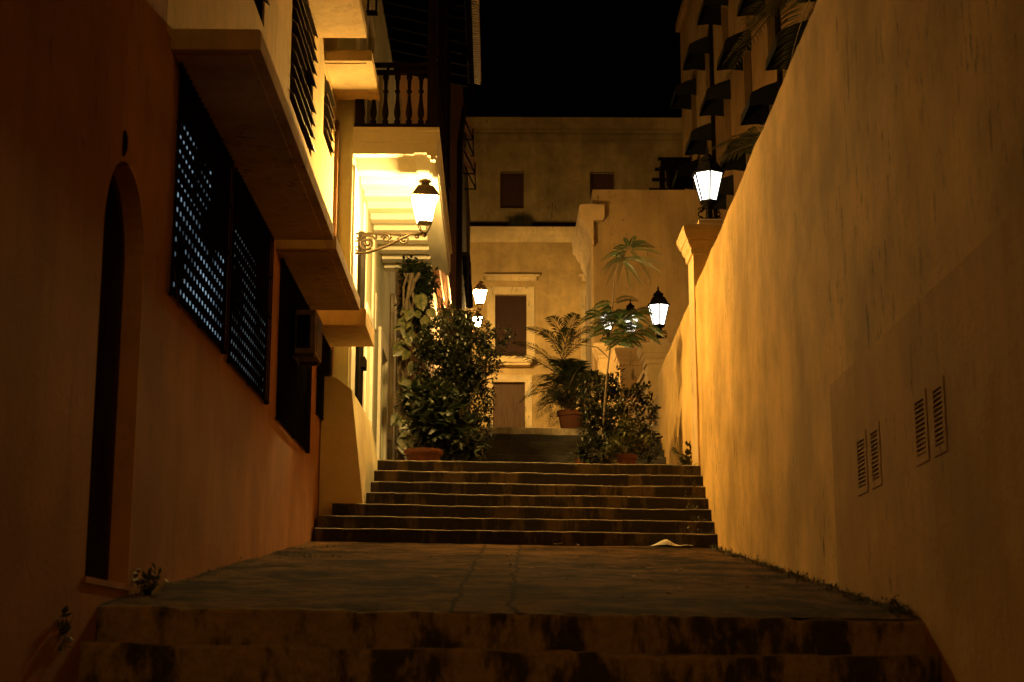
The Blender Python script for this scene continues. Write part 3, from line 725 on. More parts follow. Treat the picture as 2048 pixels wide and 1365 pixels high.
# ------------------------------------------------------------------ right: awning building
HX = 6.7
hb = thing('awning_building', 'tall ochre building with rows of black window awnings behind the yellow wall', 'building', (HX, 40, 3))
AWY = [28.8, 32.4, 36.0, 39.6, 43.2, 46.8, 50.4]; AWZ = [10.55, 13.45, 16.3, 19.15]
TH = lambda a, b, d: Vector((HX - d, a, b))
mb = MB(); mb.facade(TH, 22, 53.0, 1.5, 22.5, [(y - 1.3, y - .1, z - 1.75, z - .1) for y in AWY for z in AWZ], .25, 8); mb.build('wall', M['hotel_wall'], hb)
for y in AWY:
    for z in AWZ:
        mb = MB(); mb.prism([(y - 1.3, z - 1.75), (y - .1, z - 1.75), (y - .1, z - .1), (y - 1.3, z - .1)], lambda a, b: TH(a, b, -.3), lambda a, b: TH(a, b, -.24)); w = mb.build('window', M['shade'], hb)
        mb = MB()
        for q in ((y - 1.3, y - 1.24, z - 1.75, z - .1), (y - .16, y - .1, z - 1.75, z - .1), (y - .73, y - .67, z - 1.75, z - .1), (y - 1.24, y - .16, z - .95, z - .9)):
            mb.prism([(q[0], q[2]), (q[1], q[2]), (q[1], q[3]), (q[0], q[3])], lambda a, b: TH(a, b, -.24), lambda a, b: TH(a, b, -.19))
        mb.build('frame', M['dark_wood'], w)
        # canvas awning: sloped top, scalloped valance, closed cheeks; 12 mm thick cloth
        mb = MB(); y0, y1 = y - 1.4, y; n = 12
        prof = [(.0, 0.0), (.35, -.12), (.66, -.28), (.70, -.36)]
        for (d0, h0), (d1, h1) in zip(prof, prof[1:]):
            for off in (0, -.012):
                mb.poly(TH(y0, z + h0 + off, d0), TH(y1, z + h0 + off, d0), TH(y1, z + h1 + off, d1), TH(y0, z + h1 + off, d1))
        for i in range(n):
            a, b = y0 + (y1 - y0) * i / n, y0 + (y1 - y0) * (i + 1) / n; s0 = .02 * (i % 2); s1 = .02 * ((i + 1) % 2)
            mb.poly(TH(a, z - .36, .70), TH(b, z - .36, .70), TH(b, z - .62 - s1, .73), TH(a, z - .62 - s0, .73))
        for yy in (y0, y1):
            mb.poly(*[TH(yy, z + h, d) for d, h in prof], TH(yy, z - .62, .73), TH(yy, z - .58, .35), TH(yy, z - .62, .0))
        mb.build('awning', M['canvas'], hb)
for yy in (45.0, 34.2):
    mb = MB(); mb.tube([(HX - .06, yy, 2), (HX - .06, yy, 22)], .07, 7); mb.build('drainpipe', M['dark_wood'], hb)
mb = MB(); mb.box(HX - .15, HX + 8, 21.9, 53.1, 22.5, 22.8); mb.build('parapet', M['hotel_wall'], hb)

# ------------------------------------------------------------------ right rear: corner house with cornice
ch = thing('corner_house', 'blank ochre corner house with a heavy pale cornice, right of the end building', 'house', (3.1, 46, 6.5))
RXn = P(1187, 550, 45).x
mb = MB(); ztop = P(1250, 380, 45).z
mb.box(RXn, 6.62, 45, 49, 4, ztop)
mb.build('wall', M['corner_wall'], ch)
zc = P(1180, 415, 45).z
mb = MB()
prof = [(0, -1.25), (.05, -1.22), (.07, -1.0), (.14, -.9), (.16, -.72), (.27, -.62), (.30, -.48), (.40, -.40), (.42, -.05), (.38, 0), (0, .03)]
mb.prism(prof, lambda a, b: Vector((RXn - a, 44.7, zc + b)), lambda a, b: Vector((RXn - a, 49.05, zc + b)))
mb.prism([(0, 0), (.33, 0), (.33, -.42), (.28, -.48), (0, -.48)], lambda a, b: Vector((RXn + a + .001, 44.7, zc + b)), lambda a, b: Vector((RXn + a + .001, 44.995, zc + b)))
mb.build('cornice', M['pier'], ch)
mb = MB(); mb.box(RXn - .06, RXn, 45.0, 45.5, 5, zc - 1.25); mb.build('quoin', M['pier'], ch)

# ------------------------------------------------------------------ end building
EY = 60.0
eb = thing('end_building', 'weathered two-storey building closing off the top of the stepped street', 'building', (.5, EY, 8.8))
E = lambda px, py: P(px, py, EY)
def er(px0, py0, px1, py1):
    a, b = E(px0, py1), E(px1, py0); return (a.x, b.x, a.z, b.z)
zr = E(1000, 237).z; zg = 7.0
w1 = er(1002, 345, 1046, 417); w2 = er(1182, 346, 1227, 420); w3 = er(990, 590, 1053, 722); dd = er(986, 765, 1050, 858); w4 = er(1172, 590, 1200, 722); w5 = er(1160, 765, 1200, 858)
T = TY(EY)
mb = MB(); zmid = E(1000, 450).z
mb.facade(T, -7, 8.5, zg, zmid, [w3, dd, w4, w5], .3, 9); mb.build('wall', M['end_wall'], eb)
mb = MB(); mb.facade(T, -7, 8.5, zmid, zr, [w1, w2], .3, 9); label_part(mb.build('wall', M['upper_wall'], eb), 'weathered upper storey wall, painted darker for the dim light')
def band(px_y0, px_y1, d, name, mat, x0=-7.0, x1=8.5):
    z0, z1 = E(1000, px_y1).z, E(1000, px_y0).z
    mb = MB(); mb.box(x0, x1, EY - d, EY - .001, z0, z1); return mb.build(name, mat, eb, bevel=.01)
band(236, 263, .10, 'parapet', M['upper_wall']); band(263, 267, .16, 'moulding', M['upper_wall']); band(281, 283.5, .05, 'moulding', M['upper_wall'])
mb = MB(); z = E(1000, 485).z; h = E(1000, 457).z - z
mb.prism([(0, 0), (.05, 0), (.08, .12), (.16, .16), (.2, .3), (.32, .36), (.34, h - .03), (.30, h), (0, h + .02)], lambda a, b: Vector((-7, EY - a, z + b)), lambda a, b: Vector((8.5, EY - a, z + b)))
mb.build('cornice', M['end_trim'], eb)
band(446, 457, .10, 'ledge', M['shade'])  # near-black strip standing in for the shadow along the cornice top
def eopen(h, tw, kind, mat, planks): return opening(T, *h, .22, eb, mat, M['end_trim'], tw, kind, .06, planks)
for h in (w1, w2): opening(T, *h, .18, eb, M['door_dark'], M['door_dark'], .03, 'window', .01, 2)
eopen(w3, .32, 'window', M['door_dark'], 2); eopen(w4, .2, 'window', M['door_dark'], 2)
eopen(dd, .28, 'door', M['door_wood'], 6); eopen(w5, .25, 'door', M['door_wood'], 6)
for px0, px1 in ((968, 1079), (1157, 1215)):
    a = E(px0, 553); b = E(px1, 553)
    mb = MB(); mb.box(a.x, b.x, EY - .25, EY - .062, a.z - .05, a.z + .03); mb.box(a.x + .12, b.x - .12, EY - .16, EY - .062, a.z - .22, a.z - .05); mb.build('lintel', M['end_trim'], eb, bevel=.01)
a = E(965, 735); b = E(1064, 718)
mb = MB(); mb.box(a.x, b.x, EY - .6, EY, a.z + .1, b.z); mb.box(a.x + .08, b.x - .08, EY - .5, EY, a.z, a.z + .1); mb.build('balcony_slab', M['end_trim'], eb, bevel=.01)
d0, d1 = E(905, 245), E(952, 219)
mb = MB(); cx = (d0.x + d1.x) / 2; mb.lathe((cx, EY + 1.2, d0.z), [(.5, 0), (.5, .12), (.44, .34), (.34, .46), (.15, .5)], 14); mb.build('roof_dome', M['end_wall'], eb, smooth=True)
mb = MB()
for i in range(420):
    p = E(rnd(1020, 1062), 446); a = rnd(0, 6.28); l = rnd(.12, .45)
    q = p + Vector((rnd(-.35, .35), -.1 + rnd(-.1, .1), l)); w = Vector((math.cos(a), math.sin(a), 0)) * .012
    p = Vector((p.x, EY - .2, E(1000, 457).z)); mb.add([p - w, p + w, q], [(0, 1, 2)])
tag(mb.raw('grass_tuft', M['weed']), 'scruffy dark grass tuft growing on the cornice of the end building', 'plant')

# pergola on the roof terrace
pg = thing('pergola', 'dark red timber pergola on the roof terrace behind the corner house', 'pergola', (5.7, 51, ztop))
Yp = 51.0; a = P(1316, 319, Yp); b = P(1392, 319, Yp); zb = P(1316, 384, Yp).z - 1
for px in (1324, 1341, 1388):
    p = P(px, 320, Yp); mb = MB(); mb.box(p.x - .09, p.x + .09, Yp, Yp + .18, zb, p.z - .22); mb.build('post', M['dark_wood'], pg)
mb = MB(); mb.box(a.x + .1, b.x, Yp - .03, Yp + .17, a.z - .25, a.z - .02); mb.build('beam', M['dark_wood'], pg)
for i in range(6):
    y = Yp + i * .55; x0 = a.x - .25
    mb = MB(); z = a.z - .02 - .2 * i
    mb.box(x0 + .25 - .05 * i, b.x, y, y + .1, z, z + .10); mb.build('rafter', M['dark_wood'], pg)
mb = MB(); c = P(1335, 330, Yp); d = P(1392, 365, Yp); mb.box(c.x, d.x, Yp + .5, Yp + .55, d.z, c.z); mb.build('screen', M['door_dark'], pg)

# ------------------------------------------------------------------ plants
def leaf(mb, p, d, up, L, W, fold=.15, tip=.5):
    """a pointed folded leaf of two quads and two triangles"""
    d = d.normalized(); s = d.cross(up)
    if s.length < 1e-3: s = d.cross(Vector((1, 0, 0)))
    s.normalize(); n = s.cross(d)
    m = p + d * L * tip
    a = m + s * W - n * fold * W; b = m - s * W - n * fold * W
    t = p + d * L - n * .12 * L
    mb.add([p, a, t, b, m], [(0, 1, 4), (1, 2, 4), (4, 2, 3), (0, 4, 3)])
def rv():
    while True:
        v = Vector((rnd(-1, 1), rnd(-1, 1), rnd(-1, 1)))
        if .05 < v.length < 1: return v
def bush(mb, blobs, n, L, W, clump=7, down=.0):
    tot = sum(r[0] * r[1] * r[2] for _, r in blobs)
    for c, r in blobs:
        k = int(n * r[0] * r[1] * r[2] / tot)
        for _ in range(max(1, k // clump)):
            v = rv(); v = v.normalized() * (v.length ** .45) * rnd(.85, 1.08)
            q = Vector(c) + Vector((v.x * r[0], v.y * r[1], v.z * r[2]))
            ax = (v + Vector((0, 0, .4))).normalized()
            for j in range(clump):
                d = (ax * .6 + rv() * .9 + Vector((0, 0, -down))).normalized()
                leaf(mb, q + rv() * L * .7, d, (Vector((0, 0, 1)) + rv() * .5).normalized(), L * rnd(.7, 1.25), W * rnd(.75, 1.2))
def stems(mb, base, tips, r0=.02):
    base = Vector(base)
    for t in tips:
        t = Vector(t); pts = [base]
        for i in range(1, 7):
            f = i / 6; q = base.lerp(t, f); q += rv() * .05; q.z += .1 * math.sin(f * 3.1); pts.append(q)
        mb.tube(pts, [r0 * (1 - .8 * i / 6) for i in range(7)], 5)
def blob(px, py, Y, rx, rz, ry=None):
    p = P(px, py, Y); k = Y / F * 1.0
    return (tuple(p), (rx * k, ry if ry else rx * k * .8, rz * k))

# left: tall small-leaved shrub
sh = thing('shrub', 'tall dark small-leaved shrub left of the upper steps, below the two far lanterns', 'plant', (-.85, 24.0, 2.63))
mb = MB()
bl = [blob(860, 690, 24.1, 34, 40), blob(930, 640, 24.1, 26, 20), blob(915, 760, 24.1, 50, 50), blob(895, 680, 24, 52, 50), blob(935, 720, 24, 55, 60), blob(870, 740, 24.2, 45, 70), blob(955, 665, 24, 32, 30), blob(905, 640, 24.2, 30, 28), blob(940, 800, 24, 48, 60), blob(880, 820, 24, 60, 70), blob(975, 730, 23.8, 30, 30), blob(985, 690, 23.9, 28, 20), blob(950, 870, 23.8, 40, 45), blob(1000, 672, 23.9, 26, 14)]
bush(mb, bl, 21000, .062, .018, 8)
mb.raw('foliage', M['leaf'], sh)
mb = MB(); stems(mb, (-.85, 24.0, 2.6), [c for c, r in bl], .022); mb.build('stem', M['bark'], sh)
# left: broad-leaved plant in front of it, in the wide clay pot
bp = thing('broadleaf_plant', 'dark broad-leaved potted plant at the foot of the tall shrub', 'plant', (-1.1, 22.4, 2.9))
mb = MB()
bl = [blob(870, 850, 22.4, 45, 40), blob(905, 870, 22.5, 45, 40), blob(850, 800, 22.6, 36, 34), blob(925, 895, 22.4, 36, 22), blob(890, 815, 22.5, 34, 30)]
bush(mb, bl, 1100, .17, .055, 5, .35); mb.raw('foliage', M['leaf_dark'], bp)
mb = MB(); stems(mb, (-1.1, 22.4, 2.9), [c for c, r in bl], .016); mb.build('stem', M['bark'], bp)
def pot(c, r, h, label, group=None):
    t = thing('clay_pot', label, 'pot', c, 'terracotta plant pots')
    mb = MB(); mb.lathe(c, [(r * .62, 0), (r * .68, .02), (r * .86, h * .70), (r * .88, h * .74), (r * .98, h * .76), (r, h * .86), (r, h), (r * .90, h), (r * .87, h * .86), (r * .5, h * .80)], 28)
    for z in (.42, .5): mb.lathe((c[0], c[1], c[2] + h * z), [(r * .77, 0), (r * .79, .008), (r * .77, .016)], 28)
    mb.build('body', M['clay'], t, smooth=False, bevel=.003)
    mb = MB(); mb.lathe((c[0], c[1], c[2] + h * .84), [(r * .86, 0), (r * .3, .02)], 20); mb.build('soil', M['soil'], t)
    return t
p = P(847, 905, 22.0); pot((p.x, 22.0, 2.63), .28, .32, 'wide low terracotta pot under the broad-leaved plant beside the vine')
p = P(1252, 905, 22.2); pot((p.x, 22.2, 2.63), .165, .28, 'small terracotta pot at the right end of the top step')
p = P(1142, 840, 28.35); PALMX = p.x; pot((p.x, 28.35, 4.13), .265, .40, 'big terracotta pot holding the palm at the head of the upper stair')
p = P(1166, 893, 23.0); pot((p.x, 23.0, 2.63), .12, .34, 'half hidden terracotta pot among the dark foliage in front of the palm')

# climbing vine with variegated leaves on a trunk
vn = thing('climbing_vine', 'variegated climbing vine with large pale-veined leaves on the corner of the balcony house', 'plant', (-1.6, 25.5, 2.63))
mb = MB()
for i in range(7):
    pts = [P(806 + rnd(-9, 9) + 12 * math.sin(j * .8 + i) * .6 + (j > 8) * (j - 8) * 3, 925 - j * 27, 25.3 + rnd(-.1, .1)) for j in range(15)]
    mb.tube(pts, rnd(.012, .035), 5)
for i in range(40):
    a = P(rnd(795, 822), rnd(640, 900), 25.2); mb.tube([a, a + Vector((rnd(-.06, .06), -.03, -rnd(.1, .4))), a + Vector((rnd(-.1, .1), -.02, -rnd(.3, .8)))], .004, 4)
mb.build('stem', M['bark'], vn)
def big_leaf(mb, p, d, nrm, L, W, seg=7):
    """heart shaped, slightly cupped"""
    d = d.normalized(); s = d.cross(nrm).normalized(); n = s.cross(d)
    prof = [(0, .0), (-.10, .45), (.05, .85), (.25, 1.0), (.5, .86), (.75, .5), (1.0, 0)]
    mid = [p + d * L * max(0, t) - n * .10 * L * max(0, t) ** 2 for t, w in prof]
    for sg in (1, -1):
        e = [p + d * L * t + s * sg * W * w + n * (-.22 * W * w - .10 * L * max(0, t) ** 2) for t, w in prof]
        for i in range(len(prof) - 1): mb.add([mid[i], e[i], e[i + 1], mid[i + 1]], [(0, 1, 2, 3)])
mb = MB()
for px, py, L, a in ((838, 610, 62, -75), (815, 668, 58, -95), (846, 655, 50, -60), (836, 715, 62, -65), (855, 725, 55, -40), (828, 745, 48, -100), (850, 765, 50, -80), (815, 780, 40, -110), (830, 800, 42, -70),
                     (822, 640, 45, -120), (848, 690, 40, -30), (838, 820, 34, -90), (818, 835, 34, -60), (842, 843, 30, -110), (826, 858, 26, -40), (806, 860, 28, -130), (805, 720, 40, -150), (858, 640, 40, -50)):
    a = R(a + rnd(-8, 8)); p = P(px, py - 20, 24.9 + rnd(-.15, .15)); k = 24.9 / F
    big_leaf(mb, p, Vector((math.cos(a), -.35, math.sin(a))), Vector((rnd(-.3, .3), -1, .35 + rnd(-.2, .3))), L * k * .64, L * k * .24)
for i in range(34):
    px, py = rnd(796, 858), rnd(600, 880); a = R(rnd(-140, -30)); p = P(px, py, 24.95 + rnd(-.1, .25)); k = 24.9 / F; L = rnd(18, 36)
    big_leaf(mb, p, Vector((math.cos(a), rnd(-.9, -.1), math.sin(a))), Vector((rnd(-.7, .7), -1, rnd(-.1, .8))), L * k, L * k * rnd(.28, .42))
for i in range(26):
    px, py = rnd(800, 838), rnd(830, 915); a = R(rnd(-150, -20)); p = P(px, py, 24.8); k = 24.9 / F; L = rnd(18, 30)
    big_leaf(mb, p, Vector((math.cos(a), -.4, math.sin(a))), Vector((rnd(-.4, .4), -1, .4)), L * k, L * k * .36)
mb.raw('foliage', M['leaf_vine'], vn)
mb = MB()
bush(mb, [blob(835, 575, 26, 30, 45), blob(830, 620, 26, 34, 40), blob(850, 560, 26, 24, 30), blob(822, 540, 26.2, 22, 24)], 2600, .10, .03, 6, .5)
label_part(mb.raw('foliage', M['leaf_dark'], vn), 'dark small leaves at the top')
# slim dry stalks in front of the pink house
st = thing('dry_grass_plant', 'pale spiky grass against the brightly lit pink house wall', 'plant', (-1.2, 31.5, 5))
mb = MB()
for i in range(22):
    a = P(888 + rnd(-12, 12), 640, 31.5); b = P(895 + rnd(-34, 44), rnd(548, 610), 31.5 + rnd(-.3, .3)); c = a.lerp(b, .6) + Vector((0, 0, .12))
    mb.tube([a, c, b], [.008, .006, .002], 4, False)
mb.build('foliage', M['leaf_vine'], st)

# palms: fronds with leaflets
def frond(mb, ms, base, d, L, droop, lw, n=26, wl=.012, vshape=.5):
    d = d.normalized(); pts = []
    for i in range(n + 1):
        t = i / n; q = base + d * L * t + Vector((0, 0, -droop * L * t * t)); pts.append(q)
    ms.tube(pts, [.011 * (1 - .8 * i / n) + .002 for i in range(n + 1)], 4, False)
    for i in range(3, n + 1):
        t = i / n; ax = (pts[i] - pts[i - 1]).normalized(); s = ax.cross(Vector((0, 0, 1)))
        if s.length < .05: s = Vector((1, 0, 0))
        s.normalize(); up = s.cross(ax)
        l = lw * math.sin(math.pi * (.15 + .8 * t)) * rnd(.85, 1.1)
        for sg in (1, -1):
            dd_ = (s * sg * .8 + ax * .55 + up * vshape * .4 + rv() * .08).normalized(); p = pts[i]
            m_ = p + dd_ * l * .5 - Vector((0, 0, .05 * l)); e = p + dd_ * l - Vector((0, 0, .3 * l)); w = ax * wl
            mb.add([p, m_ + w, e, m_ - w], [(0, 1, 2, 3)])
pl = thing('potted_palm', 'feathery areca palm growing from the big terracotta pot', 'palm', (PALMX, 28.35, 4.45))
mb, ms = MB(), MB()
for i in range(40):
    a = rnd(0, 6.28); el = rnd(.35, 1.45); base = Vector((PALMX + rnd(-.12, .12), 28.35 + rnd(-.12, .12), 4.45 + rnd(.0, .9)))
    ms.tube([(base.x * .5 + PALMX * .5, 28.35, 4.42), base], .016, 5)
    frond(mb, ms, base, Vector((math.cos(a) * math.cos(el), math.sin(a) * math.cos(el), math.sin(el))), rnd(.65, 1.25), rnd(.3, .8), .40, 34, .010)
for px, py, ex, ey in ((1130, 660, 1090, 612), (1132, 655, 1160, 606), (1128, 670, 1200, 640), (1125, 670, 1040, 640), (1125, 690, 1075, 640), (1125, 690, 1145, 632), (1120, 700, 1190, 660), (1110, 700, 1015, 668), (1110, 715, 985, 690), (1120, 760, 1075, 775)):
    b_, e_ = P(px, py + 30, 28.3), P(ex, ey, 28.1); d = e_ - b_
    frond(mb, ms, b_, d + Vector((0, 0, .35)), d.length * 1.05, .35, .38, 34, .010)
mb.raw('foliage', M['leaf_palm'], pl); ms.build('stem', M['bark'], pl)

# right: shrubs beside the steps
rs = thing('shrub', 'mixed leafy shrub against the end of the yellow wall at the right of the landing', 'plant', (1.6, 23.2, 2.63))
mb = MB()
bl = [blob(1258, 800, 23.2, 26, 22), blob(1280, 785, 23.2, 22, 16), blob(1296, 830, 23.2, 18, 40), blob(1296, 890, 22.9, 20, 34), blob(1215, 800, 23.4, 30, 26), blob(1235, 850, 23.0, 32, 34), blob(1195, 850, 23.2, 34, 40), blob(1205, 762, 23.6, 20, 13), blob(1238, 752, 23.4, 13, 14), blob(1180, 768, 23.8, 26, 22), blob(1172, 805, 23.6, 20, 24), blob(1270, 855, 23.0, 24, 26), blob(1225, 775, 23.5, 18, 18), blob(1252, 898, 22.9, 30, 20), blob(1190, 900, 22.9, 32, 24)]
bush(mb, bl, 5600, .075, .021, 6); mb.raw('foliage', M['leaf'], rs)
mb = MB(); stems(mb, (1.6, 23.2, 2.6), [c for c, r in bl] + [tuple(P(1255 + i * 9, 770 + 8 * i, 22.9)) for i in range(4)], .014); mb.build('stem', M['bark'], rs)
fp = thing('fern_plant', 'low plant with long drooping dark leaves at the right of the upper stair', 'plant', (1.05, 23.0, 2.95))
mb = MB(); c = Vector((P(1166, 893, 23.0).x, 23.0, 2.95))
for i in range(60):
    a = rnd(0, 6.28); el = rnd(.2, 1.3); d = Vector((math.cos(a) * math.cos(el), math.sin(a) * math.cos(el), math.sin(el))); L = rnd(.25, .5); prev = None
    s = d.cross(Vector((0, 0, 1))).normalized()
    for j in range(7):
        t = j / 6; q = c + d * L * t - Vector((0, 0, .6 * L * t * t)); w = .028 * math.sin(math.pi * min(1, .1 + .9 * t)) + .002
        cur = (q + s * w, q - s * w)
        if prev: mb.add([prev[0], cur[0], cur[1], prev[1]], [(0, 1, 2, 3)])
        prev = cur
mb.raw('foliage', M['leaf_dark'], fp)
sp = thing('small_potted_plant', 'pale round-leaved trailing plant in the small pot on the right', 'plant', (1.55, 22.2, 2.88))
mb = MB(); bl = [blob(1250, 890, 22.2, 34, 20), blob(1222, 905, 22.1, 20, 16), blob(1278, 885, 22.2, 18, 24), blob(1255, 860, 22.3, 24, 20)]
bush(mb, bl, 520, .085, .036, 5); mb.raw('foliage', M['leaf_vine'], sp)
mb = MB(); stems(mb, (P(1252, 905, 22.2).x, 22.2, 2.86), [tuple(P(1240 + 12 * i, 850 - 30 * (i % 3), 22.3)) for i in range(5)], .010); mb.build('stem', M['bark'], sp)

# flame-tree sapling with doubly feathered leaves
sg = thing('sapling', 'slender flame-tree sapling with feathery leaves rising in front of the white lanterns', 'tree', (1.4, 23.0, 2.63))
YS = 23.0
mb, ms = MB(), MB()
trunk = [P(x, y, YS) for x, y in ((1205, 900), (1207, 850), (1210, 800), (1214, 750), (1220, 700), (1224, 650), (1226, 600), (1228, 560), (1236, 530), (1250, 505), (1262, 485))]
ms.tube(trunk, [.020, .019, .018, .016, .014, .012, .010, .008, .007, .005, .003], 6)
ms.tube([P(1216, 715, YS), P(1195, 695, YS), P(1165, 690, YS), P(1140, 690, YS)], [.010, .009, .007, .004], 5)
def feather(base, tip, ll=.085, sag=.16):
    """one feathery leaf: fine midrib with two combs of narrow leaflets"""
    base, tip = Vector(base), Vector(tip); d = tip - base; L = d.length
    n = 34; roll = rnd(-.5, .5)
    path = [base + d * (i / n) + Vector((0, 0, sag * L * math.sin(math.pi * i / n) - .06 * L * (i / n) ** 2)) for i in range(n + 1)]
    ms.tube(path[::3] + [path[-1]], [.005 * (1 - .08 * i) for i in range(len(path[::3]) + 1)], 4, False)
    for i in range(4, n + 1):
        u = i / n; al = (path[i] - path[i - 1]).normalized()
        e = al.cross(Vector((roll, 1, .5))).normalized(); l = ll * math.sin(math.pi * (.18 + .76 * u)) * rnd(.85, 1.1)
        for g2 in (1, -1):
            dq = (e * g2 + al * .55 + Vector((0, -.15, -.25 + rnd(-.1, .1)))).normalized(); wv = al * .0068; p = path[i]
            mb.add([p, p + dq * l * .5 + wv, p + dq * l, p + dq * l * .5 - wv], [(0, 1, 2, 3)])
for tx, ty in ((1202, 520), (1205, 538), (1204, 552), (1212, 568), (1222, 508), (1226, 496), (1322, 506), (1330, 526), (1322, 543), (1302, 556), (1284, 567), (1260, 573), (1233, 566), (1310, 492), (1248, 474), (1292, 482), (1272, 470)):
    f = rnd(.15, 1) if ty > 500 else 1.0
    feather(P(1238 + 20 * f, 528 - 32 * f, YS), P(tx, ty, YS + rnd(-.25, .25)), .05, .10)
ms.tube([P(1224, 655, YS), P(1245, 635, YS - .1), P(1270, 622, YS - .1)], [.009, .006, .003], 5)
ms.tube([P(1222, 690, YS), P(1255, 672, YS - .15), P(1290, 655, YS - .15)], [.009, .006, .003], 5)
ms.tube([P(1225, 640, YS), P(1210, 632, YS - .05), P(1195, 628, YS - .05)], [.006, .005, .003], 5)
for (x0, y0, x1, y1, n_) in ((1226, 654, 1278, 618, 8), (1226, 690, 1296, 652, 9), (1225, 642, 1194, 628, 4), (1224, 670, 1226, 600, 5)):
    for k in range(n_):
        f = (k + .5) / n_; bx, by = x0 + (x1 - x0) * f, y0 + (y1 - y0) * f
        for sgn in (-1, 1):
            feather(P(bx, by, YS - .1), P(bx + sgn * rnd(28, 50), by + rnd(-12, 26), YS - .1 + rnd(-.25, .25)), .07, .12)
mb.raw('foliage', M['leaf_fern'], sg); ms.build('trunk', M['bark'], sg)

# palms behind the yellow wall
def tall_palm(Y, px, py, tips, label, zb):
    c = P(px, py, Y); t = thing('palm_tree', label, 'palm', (c.x, Y, zb), 'palms behind the yellow wall')
    mb, ms = MB(), MB()
    for tx, ty, dY in tips:
        e = P(tx, ty, Y + dY); d = e - c; frond(mb, ms, c, d + Vector((0, 0, .55 * d.length)), d.length * 1.15, .52, .50, 40, .014)
    mb.raw('foliage', M['leaf_tall'], t)
    ms.tube([(c.x, Y, zb), (c.x + .05, Y + .02, (zb + c.z) / 2), c], [.12, .09, .06], 8); ms.build('trunk', M['bark'], t)
tall_palm(23.5, 1575, 300, ((1432, 292, -.4), (1440, 312, .5), (1470, 250, 0), (1462, 300, .2), (1590, 200, .3), (1660, 260, .5)), 'palm whose frond arches over the yellow wall beside the nearest lantern', 2.6)
tall_palm(19.5, 1640, -40, ((1530, 90, 0), (1515, 40, .6), (1545, 110, -.4), (1560, 15, .2), (1600, 105, .7), (1700, 60, 0)), 'palm with drooping fronds at the top edge of the photo above the yellow wall', 2.6)

# ------------------------------------------------------------------ weeds, litter
def tuft(mb, c, n, h, spread, lean=(0, 0)):
    for i in range(n):
        a = rnd(0, 6.28); r = rnd(0, spread); p = Vector(c) + Vector((math.cos(a) * r, math.sin(a) * r, 0)); l = h * rnd(.4, 1.1)
        d = Vector((rnd(-.6, .6) + lean[0], rnd(-.6, .6) + lean[1], 1)).normalized()
        if random.random() < .5: leaf(mb, p + d * l * rnd(.2, .9), (d + rv()).normalized(), Vector((0, 0, 1)), l * .35, l * .11)
        w = Vector((math.cos(a + 1), math.sin(a + 1), 0)) * .004; mb.add([p - w, p + w, p + d * l], [(0, 1, 2)])
mb = MB()
for i in range(70):
    y = rnd(9.2, 18.9); tuft(mb, (XL + rnd(.0, .10), y, zramp(XL, y) - .01), random.randint(3, 10), rnd(.02, .06), .06)
for i in range(260):
    y = rnd(9.0, 18.9); tuft(mb, (XR(y) - rnd(.0, .14), y, zramp(XR(y), y) - .01), random.randint(6, 18), rnd(.02, .09), .09)
for i in range(16): 
    y = rnd(14.5, 17.5); x = rnd(-2.1, -1.5); tuft(mb, (x, y, zramp(x, y)), 18, rnd(.02, .05), .16)
for k in range(7):
    y = 19 + .3 * k
    for i in range(9): x = XR(y) - rnd(.02, .3) ** 1.0; tuft(mb, (x, y + rnd(.0, .25), 1.385 + .1786 * (k + 1) + tilt(x) - .01), 9, rnd(.05, .13), .05)
    if k < 2:
        for i in range(10): x = rnd(1.4, 2.6); tuft(mb, (x, y - .01, 1.385 + .1786 * k + tilt(x)), 9, rnd(.05, .13), .07, (0, -.3))
    for i in range(3): x = rnd(-1.4, 2.2); tuft(mb, (x, y + .02, 1.385 + .1786 * (k + 1) + tilt(x) - .006), 4, rnd(.02, .05), .03)
tag(mb.raw('weeds', M['weed']), 'small weeds growing along the wall bases and on the steps', 'weeds', kind='stuff')
# larger weeds one can point at
def weed(label, c, n, h, spread, lean=(0, 0)):
    mb = MB(); tuft(mb, c, n, h, spread, lean); bush(mb, [((c[0], c[1], c[2] + h * .5), (spread, spread, h * .5))], n, h * .3, h * .09, 4)
    return tag(mb.raw('weed_clump', M['weed'] if h > .1 else M['leaf']), label, 'weed', 'larger weed clumps')
weed('leafy weed clump by the wall foot beside the arched door', (XL + .1, 9.75, zramp(XL, 9.75)), 60, .17, .07)
weed('bushy weed at the foot of the salmon wall near the lower steps', (XR(9.25) - .08, 9.25, zramp(2.4, 9.25)), 60, .09, .07)
weed('dark weed at the left end of the lowest visible step', (-2.35, 8.2, .05), 80, .22, .12)
p = P(1365, 912, 22.0); weed('spindly weed against the yellow wall above the top step', (XR(22) - .05, 22.0, 2.63), 40, .42, .04)
st2 = MB(); st2.tube([(XL + .16, 9.62, zramp(XL, 9.6) + .02), (XL + .24, 9.6, zramp(XL, 9.6) + .10)], .016, 6)
tag(st2.build('broken_pipe', M['paper']), 'short pale broken pipe end lying by the weed clump on the left', 'litter')
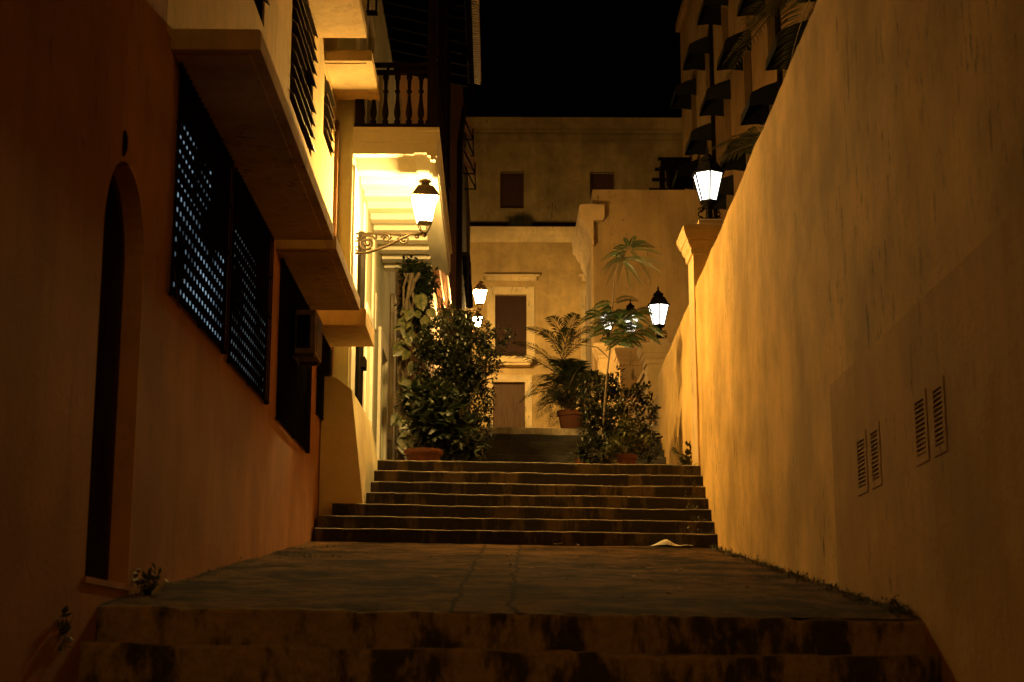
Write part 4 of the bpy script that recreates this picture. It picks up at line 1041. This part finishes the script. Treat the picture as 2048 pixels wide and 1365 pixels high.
# crumpled paper
mb = MB(); NN = 22; c0 = P(1330, 1100, 18.85); base = len(mb.v)
for j in range(9):
    for i in range(NN + 1):
        x = -.33 + .66 * i / NN; yy = -.11 + .22 * j / 8
        h = .085 * math.exp(-((x - .02) / .12) ** 2) * (1 - (abs(yy) / .12) ** 2) + .012 + .016 * noise.noise(Vector((x * 14, yy * 18, 3))) + .02 * (noise.noise(Vector((x * 5, yy * 7, 9))))
        mb.v.append((c0.x + x + .015 * noise.noise(Vector((x * 9, j, 1))), 18.83 + yy + .03 * noise.noise(Vector((i, 0, yy * 3))), zramp(c0.x, 18.83) + max(.004, h) + .012))
for j in range(8):
    for i in range(NN): a = j * (NN + 1) + i; mb.f.append((a, a + 1, a + NN + 2, a + NN + 1))
pp = tag(mb.raw('crumpled_paper', M['paper']), 'crumpled white sheet of paper lying at the foot of the steps on the right', 'litter')
sm = pp.modifiers.new('thickness', 'SOLIDIFY'); sm.thickness = .004
def scrap(name, px, py, Y, w, mat, label, group=None):
    p = P(px, py, Y); z = zramp(p.x, Y) + .016; mb = MB(); a = rnd(0, 6.28); n = 9; pts = []
    for i in range(n):
        t = 2 * math.pi * i / n; r = w * rnd(.6, 1.1); pts.append((math.cos(t) * r, math.sin(t) * r * .6))
    vs = [(p.x + x * math.cos(a) - y * math.sin(a), Y + x * math.sin(a) + y * math.cos(a), z + rnd(0, .018) + w * .35 * abs(x) / w) for x, y in pts]
    mb.add(vs + [(p.x, Y, z + w * .25)], [(i, (i + 1) % n, n) for i in range(n)])
    o = tag(mb.raw(name, mat), label, 'litter', group); s_ = o.modifiers.new('thickness', 'SOLIDIFY'); s_.thickness = .003
    return o
scrap('paper_scrap', 1115, 1094, 18.8, .06, M['paper'], 'small pale scrap against the bottom step, left of the crumpled sheet')
scrap('paper_scrap', 1357, 1158, 13.3, .035, M['paper'], 'lone pale scrap on the ramp below the crumpled sheet')
scrap('paper_scrap', 1156, 1094, 18.75, .035, M['paper'], 'tiny pale scrap between the crumpled sheet and the larger scrap')
for i in range(46):
    y = rnd(9.6, 18.7); x = min(XR(y) - .1, max(-1.9, random.gauss(1.5, .9)))
    q = Vector((x, y, 0)); mb = MB(); a = rnd(0, 6.28); L = rnd(.03, .065)
    leaf(mb, Vector((x, y, zramp(x, y) + .02)), Vector((math.cos(a), math.sin(a), rnd(0, .3))), Vector((0, 0, 1)), L * 1.5, L * .4, .5)
    o = tag(mb.raw('fallen_leaf', M['dry_leaf']), 'small dry fallen leaf lying on the paved ramp', 'leaf', 'fallen leaves on the ramp')
    s_ = o.modifiers.new('thickness', 'SOLIDIFY'); s_.thickness = .002

# ------------------------------------------------------------------ night light
w = bpy.data.worlds.new('World'); S.world = w; w.use_nodes = True
nt = w.node_tree; bg = nt.nodes['Background']; sky = nt.nodes.new('ShaderNodeTexSky'); sky.sky_type = 'NISHITA'; sky.sun_disc = False
SUN_EL, SUN_ROT = R(28), R(180)
sky.sun_elevation = R(2); sky.sun_rotation = SUN_ROT
nt.links.new(sky.outputs[0], bg.inputs['Color']); bg.inputs['Strength'].default_value = .00012
sl = bpy.data.lights.new('night_sun', 'SUN'); sl.energy = .40; sl.angle = R(100); sl.color = (1, .46, .075)
so = bpy.data.objects.new('night_sun', sl); C.objects.link(so); so.rotation_euler = (R(90) - SUN_EL, 0, R(10))
S.view_settings.view_transform = 'Standard'; S.view_settings.look = 'None'; S.view_settings.gamma = 1; S.view_settings.exposure = 0
S.cycles.use_denoising = True; S.cycles.sample_clamp_indirect = 6; S.cycles.caustics_reflective = False; S.cycles.caustics_refractive = False
S.cycles.max_bounces = 10; S.cycles.diffuse_bounces = 6; S.cycles.use_light_tree = True
